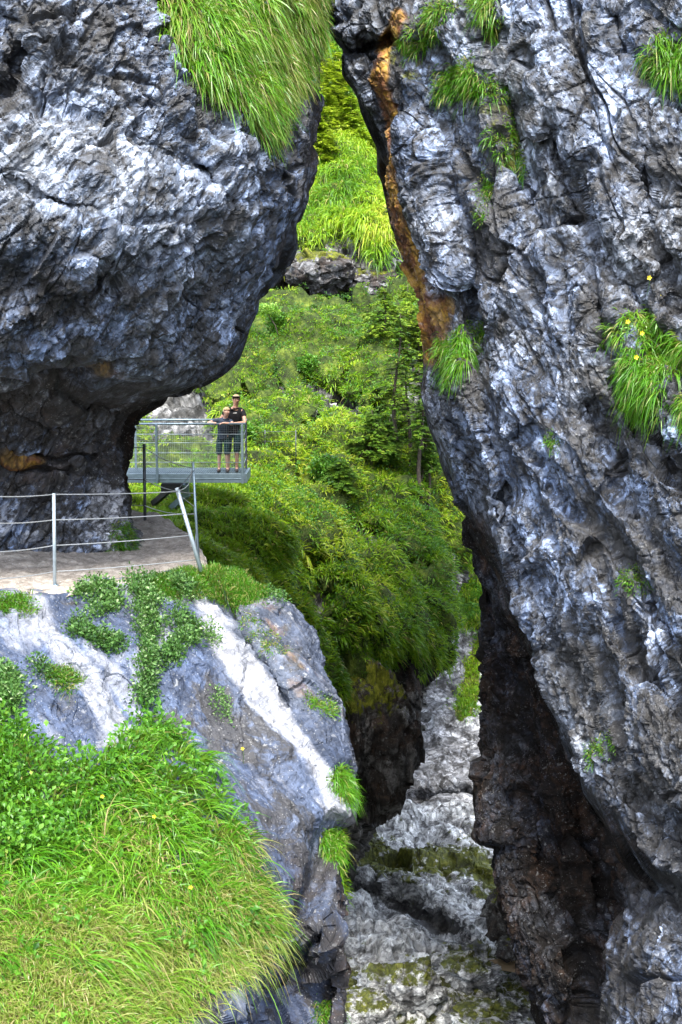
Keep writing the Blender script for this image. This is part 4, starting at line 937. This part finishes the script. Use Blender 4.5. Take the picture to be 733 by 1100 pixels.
def shrub(base, r_, h, seed, label, group=None, hue=.55, leaf=.11, mat='herb'):
    r = np.random.default_rng(seed); t = empty('shrub', base, label, 'shrub', group); m = MB(); tips = []
    for k in range(9):
        a = r.random() * 6.283; e = Vector((math.cos(a) * r_ * r.uniform(.2, .8), math.sin(a) * r_ * r.uniform(.2, .8), h * r.uniform(.55, .95)))
        m.tube([(0, 0, -.1), tuple(e * .5 + Vector((0, 0, .1 * h))), tuple(e)], [.018, .012, .004], 5); 
        for j in range(9): tips.append(np.array(e) * r.uniform(.35, 1.08) + r.normal(size=3) * r_ * .22)
    m.build('stem', M['bark'], t, True)
    C = np.array(tips); C[:, 2] = np.maximum(C[:, 2], .03); Nn = norm(C - np.array([0, 0, h * .25]))
    V, q, a = leaves(C, Nn, 26, leaf, np.clip(hue + .2 * r.normal(size=len(C)), 0, 1), seed + 1, .3 * r_, .2 * r_)
    new_mesh('foliage', V, np.zeros((0, 4)), M[mat], a, False, parent=t, tris=q)
def hillp(x, y, name='hillside'):
    p, n = near_on(name, x, y); return p - np.array([0, 0, .08])
TR = [ # base px, base py, top py, spread, start, lean, dens, hue, label
    (426, 492, 352, .20, .30, .02, 1.2, .50, 'tallest spruce left in the row, thin dark trunk before the light rock'),
    (446, 540, 402, .19, .42, -.02, 1.1, .50, 'slender spruce with a long bare pale trunk in the middle of the row'),
    (455, 530, 430, .26, .35, .03, 1., .42, 'short dark spruce standing just right of the bare-trunked one'),
    (463, 545, 440, .25, .42, -.03, .9, .38, 'rightmost small spruce of the row close to the cliff edge'),
    (438, 500, 372, .24, .35, .0, .9, .62, 'pale thin spruce behind the middle of the row'),
    (416, 508, 452, .45, .15, .0, .9, .35, 'low dark spruce sapling at the foot of the tallest one'),
    (397, 505, 445, .62, .12, .0, 1.3, .55, 'bushy young spruce standing alone left of the row'),
    (362, 535, 500, .8, .05, 0, 1., .45, 'squat young spruce low on the slope left of the row'),
    (440, 372, 306, .62, .05, 0, 1.2, .80, 'light green young conifer high up beside the cliff edge'),
    (413, 382, 330, .6, .05, 0, 1.0, .72, 'light green young conifer left of the highest one'),
    (452, 398, 340, .5, .05, 0, 1.0, .70, 'light green young conifer just under the highest one'),
    (470, 500, 440, .4, .15, 0, .8, .5, 'half hidden spruce touching the cliff edge below the others'),
]
for i, (x, yb, yt, sp, st, ln, dn, hu, lab) in enumerate(TR):
    p = hillp(x, yb); h = (yb - yt) * p[1] / FPX
    spruce(p, h * 1.02, 700 + i, lab, 'young spruces on the hillside', sp, dn, st, ln, hu, .13 if h < 3 else .15)
for i, (x, yb, yt, sp, hu, lab) in enumerate([(338, 118, 40, .55, .85, 'yellow-green spruce at the top of the gap against the left cliff'), (362, 105, 48, .5, .85, 'spruce at the top of the gap under the right overhang'),
                                  (346, 160, 98, .6, .88, 'yellow-green spruce below the topmost ones in the gap'), (378, 160, 110, .5, .7, 'darker spruce tucked against the right cliff in the gap'), (340, 190, 140, .7, .8, 'lowest spruce in the upper gap beside the left cliff')]):
    p = hillp(x, yb, 'upper_hillside'); h = (yb - yt) * p[1] / FPX
    spruce(p, h, 750 + i, lab, 'spruces high in the gap', sp, 1.1, .05, 0, hu, .26, 'needle_light')
for i, (x, y, rr, hh, hu, lab) in enumerate([(350, 520, .55, .7, .5, 'round leafy shrub on the slope below the platform end'), (300, 365, .45, .5, .6, 'small shrub under the dark overhang'),
                                 (455, 350, .6, 1.0, .8, 'light green shrub against the right cliff edge'), (330, 395, .4, .5, .55, 'shrub on the bright mound below the overhang'),
                                 (470, 600, .5, .6, .6, 'leafy shrub on the lower slope near the cliff'), (262, 500, .4, .5, .6, 'small shrub just right of the platform corner')]):
    p = hillp(x, y); shrub(p, rr, hh, 800 + i, lab, 'shrubs on the hillside', hu)
# the leafy bough at the lip of the left cliff
p = PV(282, 346, 48)
o = empty('conifer_sapling', hillp(300, 372), 'pale green sapling leaning out beside the left cliff under the dark overhang', 'tree')
m = MB(); m.tube([(0, 0, 0), (-.15, 0, .5), (-.45, 0, .95)], [.03, .02, .008], 6); m.build('trunk', M['bark'], o, True)
C = np.array([(-.45 + dx, dy_, .95 + dzz) for dx, dy_, dzz in rng.uniform((-.35, -.2, -.15), (.35, .2, .22), (40, 3))])
V, q, a = leaves(C, np.tile([[0, -.4, .9]], (40, 1)), 20, .10, .85, 900, .2, .08)
new_mesh('crown', V, np.zeros((0, 4)), M['herb'], a, False, parent=o, tris=q)
print('trees', time.time() - T0)

# ---- boulders
def boulder(c, r3, seed, label, mat='bed', moss=.2, brown=0, group='boulders in the gorge floor', name='boulder', amp=.16):
    n = 90; th = np.linspace(.001, math.pi - .001, n); ph = np.linspace(0, 2 * math.pi, 2 * n + 1)[:-1]
    T, Ph = np.meshgrid(th, ph, indexing='ij'); U = np.stack([np.sin(T) * np.cos(Ph), np.sin(T) * np.sin(Ph), np.cos(T)], -1)
    f, cc, _ = facet(U * 1.3 + seed * 3.7, seed); f2, c2_, _ = facet(U * 3.3 + seed, seed + 1); f3, c3_, _ = facet(U * 8 + seed, seed + 2)
    R = 1 + amp * 1.9 * f + amp * .8 * f2 + amp * .3 * f3 + .1 * fbm(U, .8, 3, seed)
    V = U * R[..., None] * np.array(r3)
    i = np.arange(n * 2 * n).reshape(n, 2 * n); i2 = np.roll(i, -1, 1)
    q = np.stack([i[:-1], i[1:], i2[1:], i2[:-1]], -1).reshape(-1, 4)
    z = np.zeros(V.shape[:2]); mo = moss + .4 * sstep(U[..., 2], .2, .9) * (moss > 0)
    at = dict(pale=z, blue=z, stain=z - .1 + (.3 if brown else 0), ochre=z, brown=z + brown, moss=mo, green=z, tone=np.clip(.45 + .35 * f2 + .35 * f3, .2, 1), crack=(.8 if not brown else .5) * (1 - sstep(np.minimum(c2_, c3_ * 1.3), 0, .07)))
    o = new_mesh(name, V, q, M[mat], at, True); o.location = c; tag(o, label, 'boulder', group); return o
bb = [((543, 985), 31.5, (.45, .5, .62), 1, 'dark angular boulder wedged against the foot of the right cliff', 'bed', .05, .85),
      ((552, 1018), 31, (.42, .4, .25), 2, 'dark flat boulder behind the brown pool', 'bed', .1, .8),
      ((432, 1062), 28.4, (.9, .6, .55), 3, 'largest moss-covered boulder in the middle of the riverbed', 'bed', .22, 0),
      ((500, 1046), 30, (.75, .6, .40), 4, 'mossy boulder left of the brown pool', 'bed', .22, 0),
      ((520, 1096), 28.2, (.85, .6, .38), 5, 'flat mossy boulder at the bottom near the right cliff', 'bed', .22, 0),
      ((385, 1088), 27.2, (.75, .6, .42), 6, 'mossy boulder at the bottom beside the slab foot', 'bed', .22, 0),
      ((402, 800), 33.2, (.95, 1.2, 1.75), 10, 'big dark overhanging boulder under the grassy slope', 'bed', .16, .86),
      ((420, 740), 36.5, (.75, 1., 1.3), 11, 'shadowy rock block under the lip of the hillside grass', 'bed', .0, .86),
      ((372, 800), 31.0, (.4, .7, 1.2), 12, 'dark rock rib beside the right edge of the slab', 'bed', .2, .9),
      ((345, 292), 60.5, (1.3, 1.5, .9), 13, 'grey rounded rock under the distant slope in the gap', 'far', .3, .55),
      ((400, 308), 61.5, (1.3, 1.5, .7), 14, 'dark rock right of the rounded one under the distant slope', 'far', .1, .6)]
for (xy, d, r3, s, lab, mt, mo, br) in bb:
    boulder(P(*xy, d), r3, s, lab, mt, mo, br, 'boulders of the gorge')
b = boulder(P(88, 768, 15.0), (.16, .14, .13), 20, 'small dark stone lying on the slab at the edge of the grass mound', 'bank', 0, .5, None, 'stone')
b = boulder(P(44, 832, 14.0), (.15, .14, .12), 21, 'pale stone poking out of the grass mound', 'bed', 0, 0, None, 'stone')
r_ = np.random.default_rng(5)
tw = MB().tube([PV(33, 748, 14.9), PV(41, 766, 14.7), PV(44, 785, 14.6)], [.008, .007, .004], 6).build('dry_twig', M['twig'], None, True)
tag(tw, 'bare pale twig lying down the slab above the grass mound', 'twig')

# ------------------------------------------------------------------ railing along the path
rail = empty('cable_railing', P(58, 627, dz(627, ZP)), 'low cable railing on steel posts along the outer edge of the footpath', 'railing')
o0 = Vector(rail.location)
def rel(p): return Vector(p) - o0
def dpt(x, y, like): return PV(x, y, like)
dA = dz(630, ZP) ; dC = dz(611, ZP); dB = dz(558, ZP); dC2 = dz(602, ZP); dC1 = dz(614, ZP)
postA = MB().tube([rel(PV(59, 633, dA)), rel(PV(58.5, 580, dA)), rel(PV(58, 530, dA))], .021, 10).build('post', M['steel_pale'], rail, True)
MB().tube([rel(PV(60, 634, dA)), rel(PV(60, 628, dA))], .034, 10).build('base_socket', M['steel'], postA, True)
for q in [0]: pass
p1 = MB().tube([rel(PV(216.5, 614, dC1)), rel(PV(203, 568, dC1 + .05)), rel(PV(190, 524, dC1 + .1))], .026, 10).build('post', M['steel_pale'], rail, True)
p2 = MB().tube([rel(PV(214, 608, dC2)), rel(PV(210.5, 552, dC2)), rel(PV(207.5, 496, dC2))], .016, 10).build('post', M['steel'], rail, True)
p2b = MB().tube([rel(PV(209, 606, dC2 + .2)), rel(PV(211, 570, dC2 + .2)), rel(PV(209, 545, dC2 + .05))], .008, 8).build('brace', M['steel_pale'], rail, True)
p3 = MB().tube([rel(PV(156, 560, dB)), rel(PV(155.5, 520, dB)), rel(PV(155, 477, dB))], .024, 10).build('post', M['steel_dark'], rail, True)
dL = dz(643, ZP)
def cable(pts, sag=.02, r=.0065, mat='cable'):
    P_ = []
    for a, b in zip(pts[:-1], pts[1:]):
        a, b = Vector(a), Vector(b)
        for i in range(8):
            t = i / 8; q = a.lerp(b, t); q.z -= sag * 4 * t * (1 - t); P_.append(rel(q))
    P_.append(rel(pts[-1])); MB().tube(P_, r, 6).build('cable', M[mat], rail, True)
for yl_, ya, yc, xc in [(532, 531, 528, 191), (561, 558.5, 552, 198.5), (592, 586, 575, 206), (621, 614, 601, 213)]:
    cable([PV(-130, yl_ + 8, dL - .7), PV(-2, yl_ + (ya - yl_) * .1 + 1.5, dz(640, ZP)), PV(58, ya, dA), PV(xc, yc, dC1 + .05)], .012)
for yb_, yc in [(481, 503), (515, 530), (543, 552)]:
    cable([PV(155.4, yb_, dB), PV(208 + (yc - 503) * .05, yc, dC2)], .05, .0075)
    cable([PV(155.4, yb_, dB), PV(100, yb_ - 3, dB + .6)], .01, .0075)
cable([PV(207.6, 499, dC2), PV(203, 520, dC2 + .1), PV(192, 527, dC1 + .1)], .02, .007)
cable([PV(190.5, 527, dC1), PV(209, 505, dC2)], .0, .005, 'steel_dark')
cable([PV(190.5, 530, dC1), PV(210, 545, dC2)], .0, .005)

# ------------------------------------------------------------------ viewing platform
DF, DR = 31.0, 32.3
xL0 = P(96, 500, DF)[0]; xR0 = P(263, 500, DF)[0]; zD = P(200, 509.5, DF)[2]; zT = P(200, 456, DF)[2]
PLT = empty('viewing_platform', (xR0, DF, zD), 'grey steel viewing platform with mesh-filled railings jutting out from the overhang', 'platform')
po_ = Vector(PLT.location)
def L_(x, y, z): return Vector((x, y, z)) - po_
def box(mb, x0, x1, y0, y1, z0, z1):
    return mb.hexa([L_(x0, y0, z0), L_(x1, y0, z0), L_(x1, y1, z0), L_(x0, y1, z0), L_(x0, y0, z1), L_(x1, y0, z1), L_(x1, y1, z1), L_(x0, y1, z1)])
# grating: bearing bars and cross rods
m = MB(); x = xL0 + .02
while x < xR0 - .02:
    box(m, x, x + .008, DF + .05, DR - .05, zD - .035, zD); x += .05
y = DF + .08
while y < DR - .05:
    box(m, xL0 + .01, xR0 - .01, y, y + .012, zD - .028, zD - .004); y += .07
m.build('deck_grating', M['steel'], PLT)
m = MB(); box(m, xL0, xR0, DF, DF + .045, zD - .19, zD + .012); box(m, xL0, xR0, DF - .012, DF, zD - .105, zD - .093)
m.build('front_beam', M['steel'], PLT, bevel=.004)
m = MB(); box(m, xL0, xR0, DR - .045, DR, zD - .22, zD + .012); m.build('rear_beam', M['steel'], PLT)
m = MB(); box(m, xR0, xR0 + .045, DF, DR, zD - .19, zD + .012); m.build('end_beam', M['steel'], PLT)
m = MB()
for xx in np.linspace(xL0 + .4, xR0 - .5, 4): box(m, xx, xx + .06, DF + .045, DR - .045, zD - .16, zD - .037)
m.build('cross_beam', M['steel_dark'], PLT)
def post(px_, d, w=.05, mat='steel'):
    xx = P(px_, 480, d)[0]; m = MB(); box(m, xx - w / 2, xx + w / 2, d - .03, d + .02, zD - .2, zT); q = m.build('post', M[mat], PLT, bevel=.004)
    return xx
xp = [post(168.5, DF - .03), post(260.5, DF - .03, .055)]
xq = [post(146, DR - .02, .05), post(264.5, DR - .02, .05, 'steel_dark')]
m = MB(); m.tube([L_(xL0, DF - .03, zT + .015), L_(xR0 + .03, DF - .03, zT + .015)], .024, 8); m.build('top_rail', M['steel'], PLT, True)
m = MB(); m.tube([L_(xL0, DR - .02, zT + .015), L_(xq[1] + .03, DR - .02, zT + .015)], .024, 8); m.build('top_rail', M['steel'], PLT, True)
m = MB(); m.tube([L_(xR0 + .0, DF - .03, zT + .015), L_(xq[1], DR - .02, zT + .015)], .024, 8); m.build('top_rail', M['steel'], PLT, True)
for zz in (.27, .48, .70, .89):
    MB().tube([L_(xL0, DF - .03, zD + zz), L_(xR0, DF - .03, zD + zz)], .008, 5).build('rail_wire', M['steel_pale'], PLT, True)
    MB().tube([L_(xR0, DF - .03, zD + zz), L_(xq[1], DR, zD + zz)], .007, 5).build('rail_wire', M['steel_pale'], PLT, True)
def netpanel(xa, xb, d, nm='mesh_panel'):
    m = MB(); x = xa
    while x < xb:
        m.tube([L_(x, d, zD + .05), L_(x, d, zT)], .0010, 3, False); x += .05
    z = zD + .05
    while z < zT:
        m.tube([L_(xa, d, z), L_(xb, d, z)], .0010, 3, False); z += .05
    m.build(nm, M['net'], PLT)
netpanel(xL0, xR0, DF - .012); netpanel(xL0, xq[1], DR - .03)
# kick plate and brackets below
m = MB(); xa = P(174, 520, 31.3)[0]; xb = P(197, 520, 31.3)[0]; box(m, xa, xb, DF + .1, DF + .5, zD - .42, zD - .225); m.build('support_bracket', M['black'], PLT, bevel=.01)
m = MB(); m.bar(rel_ := Vector(PV(181, 527, 31.3)) - po_, Vector(PV(165, 541, 31.6)) - po_, .12, .12); m.build('support_bracket', M['black'], PLT)
m = MB(); m.bar(Vector(PV(200, 520, 31.2)) - po_, Vector(PV(200, 533, 31.3)) - po_, .14, .12); m.bar(Vector(PV(202, 530, 31.3)) - po_, Vector(PV(184, 547, 31.7)) - po_, .12, .14); m.build('strut', M['steel'], PLT)

# wire fence along the far path
fo = hillp(285, 482); fn = empty('wire_fence', fo, 'thin wire fence on slim posts crossing the slope behind the platform', 'fence')
fpts = [P(x_, y_, d_) for x_, y_, d_ in [(140, 498, 43), (151, 497, 42.8), (214, 492, 42.), (262, 486, 41.4), (285, 482, 41.2), (318, 482, 41.)]]
for p in fpts[1:]:
    b = near_on('hillside', *[(151, 497), (214, 492), (262, 486), (285, 482), (318, 482)][fpts.index(p) - 1] if False else (0, 0))[0] if False else p
    MB().tube([Vector(b.tolist()) - Vector(fo.tolist()) + Vector((0, 0, -.5)), Vector(b.tolist()) - Vector(fo.tolist()) + Vector((0, 0, .55))], .016, 6).build('post', M['steel_dark'], fn, True)
for h_ in (.5, .22):
    MB().tube([Vector((p + np.array([0, 0, h_]) - fo).tolist()) for p in fpts], .007, 5).build('wire', M['steel_dark'], fn, True)

# ------------------------------------------------------------------ people
def skinned(name, chains, mat, parent, sub=2, root=0):
    """chains: list of [(x,y,z,r)...]; the first point of a chain joins an existing equal point"""
    V, E, R = [], [], []; idx = {}
    def vid(p):
        k = tuple(round(c, 4) for c in p[:3])
        if k not in idx: idx[k] = len(V); V.append(k); R.append(p[3])
        return idx[k]
    for ch in chains:
        ids = [vid(p) for p in ch]
        for a, b in zip(ids[:-1], ids[1:]):
            if a != b: E.append((a, b))
    me = bpy.data.meshes.new(name); me.from_pydata(V, E, []); ob = bpy.data.objects.new(name, me); COL.objects.link(ob)
    s = ob.modifiers.new('s', 'SKIN'); s.use_smooth_shade = True; me.update()
    for i, d in enumerate(me.skin_vertices[0].data):
        d.radius = (R[i], R[i]) if not hasattr(R[i], '__len__') else tuple(R[i]); d.use_root = (i == root)
    u = ob.modifiers.new('u', 'SUBSURF'); u.levels = sub; u.render_levels = sub
    dg = bpy.context.evaluated_depsgraph_get(); dg.update()
    m2 = bpy.data.meshes.new_from_object(ob.evaluated_get(dg)); m2.materials.clear(); m2.materials.append(mat)
    m2.polygons.foreach_set('use_smooth', [True] * len(m2.polygons))
    ob.modifiers.clear(); ob.data = m2; ob.parent = parent; m2.name = name
    return ob
def ell(name, c, r, mat, parent, n=20, cut=None, noise=0, rot=0):
    V, F = [], []
    for i in range(n + 1):
        th = math.pi * i / n
        for j in range(2 * n):
            ph = math.pi * j / n; s = 1 + noise * math.sin(7 * ph + 3 * th) * math.sin(5 * th)
            x, y, z = math.sin(th) * math.cos(ph) * r[0] * s, math.sin(th) * math.sin(ph) * r[1] * s, math.cos(th) * r[2] * s
            x, y = x * math.cos(rot) - y * math.sin(rot), x * math.sin(rot) + y * math.cos(rot)
            V.append((c[0] + x, c[1] + y, c[2] + z))
    for i in range(n):
        for j in range(2 * n):
            f = [i * 2 * n + j, (i + 1) * 2 * n + j, (i + 1) * 2 * n + (j + 1) % (2 * n), i * 2 * n + (j + 1) % (2 * n)]
            if cut is None or all(cut(V[k]) for k in f): F.append(f)
    m = MB(); m.add(V, F); return m.build(name, mat, parent, True)
def hand(w, d, s, side):
    """five finger chains from a wrist point w along unit direction d (Vector), scale s; side = +-1 for the thumb"""
    w = Vector(w); d = Vector(d).normalized(); up = Vector((0, 0, 1)); lat = d.cross(up).normalized(); ch = []
    palm = w + d * .045 * s; kn = w + d * .085 * s
    ch.append([(*w, .024 * s), (*palm, .030 * s), (*kn, .024 * s)])
    for k, (o_, L) in enumerate(((-.030, .062), (-.010, .075), (.010, .070), (.029, .055))):
        a = kn + lat * o_ * s * side + d * .010 * s; b = a + d * L * .55 * s - up * .012 * s; c = b + d * L * .32 * s - up * .030 * s
        ch.append([(*kn, .024 * s), (*a, .0095 * s), (*b, .0085 * s), (*c, .0075 * s)])
    a = palm + lat * -.036 * s * side; b = a + (d * .03 + lat * -.022 * side - up * .008) * s; c = b + (d * .028 - up * .012) * s
    ch.append([(*palm, .030 * s), (*a, .013 * s), (*b, .010 * s), (*c, .008 * s)])
    return ch
def person(loc, label, J, s, skin, hairm, teem, hair_fn):
    t = empty('person', loc, label, 'person')
    g = lambda *p: (p[0] * s, p[1] * s, p[2] * s, p[3] * s)
    pel, spi, che, nec = [g(*J[k]) for k in ('pelvis', 'spine', 'chest', 'neck')]
    hb, hm, ht = [g(*J[k]) for k in ('jaw', 'face', 'crown')]
    th_ = lambda p: (p[0], p[1] + .01, p[2], p[3] * .84)
    pelB, spiB, cheB = th_(pel), th_(spi), th_(che)
    ch = [[pelB, spiB, cheB, nec, hb, hm, ht]]
    nose = (hm[0] + J['look'][0] * .098 * s, hm[1] + J['look'][1] * .098 * s, hm[2] - .012 * s, .012 * s)
    for sd in ('l', 'r'):
        hip, kn, an, toe = [g(*q) for q in J['leg_' + sd]]
        ch.append([pelB, hip, kn, an, toe])
        sh, el, wr = [g(*q) for q in J['arm_' + sd]]
        ch.append([cheB, sh, el, wr])
        ch += hand(wr[:3], Vector(J['dir_' + sd]), s, 1 if sd == 'l' else -1)
    body = skinned('body', ch, M[skin], t)
    # shirt: torso and short sleeves, a little wider than the body
    e = 1.16
    def fat(p, k=e, dr=0): return (p[0], p[1], p[2], p[3] * k + dr)
    def lerp(a, b, f): return tuple(a[i] + (b[i] - a[i]) * f for i in range(4))
    low = (pel[0], pel[1], pel[2] - .10 * s, pel[3] * 1.2)
    sc_ = [[low, (pel[0], pel[1], pel[2] + .02 * s, pel[3] * 1.22), fat(spi, 1.22), fat(che, 1.08), (nec[0], nec[1] + .01, nec[2] - .06 * s, nec[3] * 1.6), (nec[0], nec[1], nec[2] - .01 * s, nec[3] * 1.25)]]
    for sd in ('l', 'r'):
        sh, el, wr = [g(*q) for q in J['arm_' + sd]]
        sc_.append([fat(che, 1.08), fat(sh, 1.18), fat(lerp(sh, el, .62), 1.35)])
    skinned('shirt', sc_, M[teem], t, 2, 0)
    so = [[(pel[0], pel[1], pel[2] + .12 * s, pel[3] * 1.1), (pel[0], pel[1], pel[2] - .06 * s, pel[3] * 1.05)]]
    for sd in ('l', 'r'):
        hip, kn, an, toe = [g(*q) for q in J['leg_' + sd]]
        so.append([(pel[0], pel[1], pel[2] - .06 * s, pel[3] * 1.05), fat(hip, 1.08), fat(lerp(hip, kn, .55), 1.28), fat(lerp(hip, kn, .98), 1.5), fat(lerp(hip, kn, 1.08), 1.5)])
        foot = g(*J['leg_' + sd][3]); an = g(*J['leg_' + sd][2])
        skinned('shoe', [[(an[0], an[1] + .03 * s, .05 * s, .045 * s), (an[0], an[1] - .04 * s, .05 * s, .046 * s), (foot[0], foot[1], .04 * s, .042 * s), (foot[0], foot[1] - .05 * s, .032 * s, .03 * s)],
                         [(an[0], an[1] + .03 * s, .05 * s, .045 * s), (an[0], an[1], .12 * s, .048 * s)]], M['shoe'], t, 2)
    skinned('shorts', so, M['shorts'], t, 2, 0)
    lk = J['look']; lt = (-lk[1], lk[0]); hc = (hm[0], hm[1], hm[2] + .012 * s)
    ell('nose', (hc[0] + lk[0] * .092 * s, hc[1] + lk[1] * .092 * s, hc[2] - .018 * s), (.011 * s, .014 * s, .020 * s), M[skin], t, 8)
    for sgn in (-1, 1):
        ell('eye', (hc[0] + lk[0] * .080 * s + lt[0] * sgn * .031 * s, hc[1] + lk[1] * .080 * s + lt[1] * sgn * .031 * s, hc[2] + .004 * s), (.010 * s, .010 * s, .006 * s), M['eye'], t, 8)
        ell('ear', (hc[0] + lt[0] * sgn * .078 * s, hc[1] + lt[1] * sgn * .078 * s, hc[2] - .01 * s), (.012 * s, .016 * s, .03 * s), M[skin], t, 8)
    ell('mouth', (hc[0] + lk[0] * .080 * s, hc[1] + lk[1] * .080 * s, hc[2] - .052 * s), (.020 * s, .012 * s, .005 * s), M['eye'], t, 8)
    c0 = Vector((hc[0] - lk[0] * .012 * s, hc[1] - lk[1] * .012 * s, hc[2] + .018 * s))
    def keep(v):
        q = Vector(v) - c0; f = q.x * lk[0] + q.y * lk[1]
        return q.z > hair_fn(f / s) * s
    ell('hair', tuple(c0), (.092 * s, .092 * s, .100 * s), M[hairm], t, 24, keep, .05)
    return t, hc, lk
hf = lambda f: .028 + .0 * f if f > .03 else (-.02 if f > -.02 else -.065)
lookA = (.30, -.954); lookC = (.62, -.785)
zfl = zD + .003
adult = dict(pelvis=(0, 0, .93, (.155, .12)), spine=(0, 0, 1, .1), chest=(0, 0, 1, .1), neck=(0, 0, 1, .1), jaw=0, face=0, crown=0)
A = dict(pelvis=(0, 0, .93, .135), spine=(.03, -.02, 1.12, .130), chest=(.06, -.06, 1.34, .150), neck=(.075, -.11, 1.50, .058), jaw=(.085, -.14, 1.575, .064), face=(.095, -.155, 1.645, .082), crown=(.095, -.15, 1.705, .062), look=lookA,
         leg_l=[(-.10, 0, .86, .092), (-.11, -.02, .48, .058), (-.12, .03, .09, .038), (-.13, -.11, .035, .034)], leg_r=[(.10, 0, .86, .092), (.09, -.03, .48, .058), (.08, .02, .09, .038), (.09, -.12, .035, .034)],
         arm_l=[(-.13, -.05, 1.42, .058), (-.27, -.04, 1.20, .042), (-.36, -.10, 1.21, .030)], arm_r=[(.235, -.07, 1.40, .058), (.30, -.30, 1.15, .042), (.13, -.44, 1.145, .030)], dir_l=(-.8, -.5, -.2), dir_r=(-.95, -.1, -.05))
xa = P(250.5, 480, 31.46)[0]
t, hc, lk = person((xa, 31.46, zfl), 'person in black T-shirt and dark shorts leaning on the railing, arm round the smaller one', A, .985, 'skin', 'hair', 'tee_black', hf)
# dark sunglasses band pushed against the hair, and a small print on the chest
s = .985
m = MB(); n_ = 16; pts = []
for k in range(n_ + 1):
    a = math.atan2(lk[1], lk[0]) + math.radians(-100 + 200 * k / n_); pts.append(Vector((hc[0] + .092 * s * math.cos(a), hc[1] + .092 * s * math.sin(a), hc[2] + .068 * s)))
m.tube(pts, .014 * s, 8); m.build('headband', M['tee_black'], t, True)
m = MB(); m.add([(.03, -.235, 1.33), (.11, -.235, 1.335), (.11, -.232, 1.352), (.03, -.232, 1.347)], [[0, 1, 2, 3]]); m.build('chest_print', M['print'], t)
Cc = dict(pelvis=(-.02, .02, .92, .125), spine=(.0, -.04, 1.10, .125), chest=(.04, -.16, 1.29, .140), neck=(.075, -.24, 1.43, .052), jaw=(.095, -.275, 1.49, .066), face=(.11, -.295, 1.56, .088), crown=(.105, -.285, 1.625, .066), look=lookC,
          leg_l=[(-.11, .02, .85, .088), (-.12, .0, .48, .056), (-.13, .05, .09, .036), (-.14, -.09, .035, .033)], leg_r=[(.08, .02, .85, .088), (.08, -.02, .48, .056), (.08, .03, .09, .036), (.11, -.11, .035, .033)],
          arm_l=[(-.15, -.17, 1.345, .054), (-.37, -.40, 1.285, .040), (-.13, -.51, 1.295, .028)], arm_r=[(.20, -.20, 1.33, .054), (.27, -.42, 1.26, .040), (.10, -.52, 1.30, .028)], dir_l=(.95, -.15, -.1), dir_r=(-.9, -.2, .0))
xc = P(240.5, 480, 31.38)[0]
person((xc, 31.40, zfl), 'blond person in slate-blue T-shirt and teal shorts, elbow out on the platform railing', Cc, .875, 'skin2', 'hair2', 'tee_blue', hf)

# ------------------------------------------------------------------ light
w = bpy.data.worlds.new('World'); sc.world = w; w.use_nodes = True
nt = w.node_tree; bg = nt.nodes['Background']; sky = nt.nodes.new('ShaderNodeTexSky'); sky.sky_type = 'NISHITA'; sky.sun_disc = False
EL, AZ = math.radians(59), math.radians(179)   # azimuth clockwise from +Y (north)
sky.sun_elevation = EL; sky.sun_rotation = AZ; sky.air_density = 1.; sky.dust_density = 2.
hs = nt.nodes.new('ShaderNodeHueSaturation'); hs.inputs['Saturation'].default_value = .6; nt.links.new(sky.outputs[0], hs.inputs['Color']); nt.links.new(hs.outputs[0], bg.inputs[0]); bg.inputs[1].default_value = .15
sd = bpy.data.lights.new('sun', 'SUN'); sd.energy = 2.0; sd.angle = math.radians(18); sd.color = (1, .95, .86)
so_ = bpy.data.objects.new('sun', sd); COL.objects.link(so_)
dirv = Vector((math.sin(AZ) * math.cos(EL), math.cos(AZ) * math.cos(EL), math.sin(EL)))
so_.rotation_euler = dirv.to_track_quat('Z', 'Y').to_euler()
vs = sc.view_settings; vs.view_transform = 'Standard'; vs.look = 'None'; vs.gamma = 1; vs.exposure = 2.1; vs.use_curve_mapping = False
sc.cycles.max_bounces = 5; sc.cycles.diffuse_bounces = 3; sc.cycles.glossy_bounces = 2; sc.cycles.transmission_bounces = 3; sc.cycles.caustics_reflective = False; sc.cycles.caustics_refractive = False; sc.cycles.use_denoising = True
print('done', time.time() - T0)
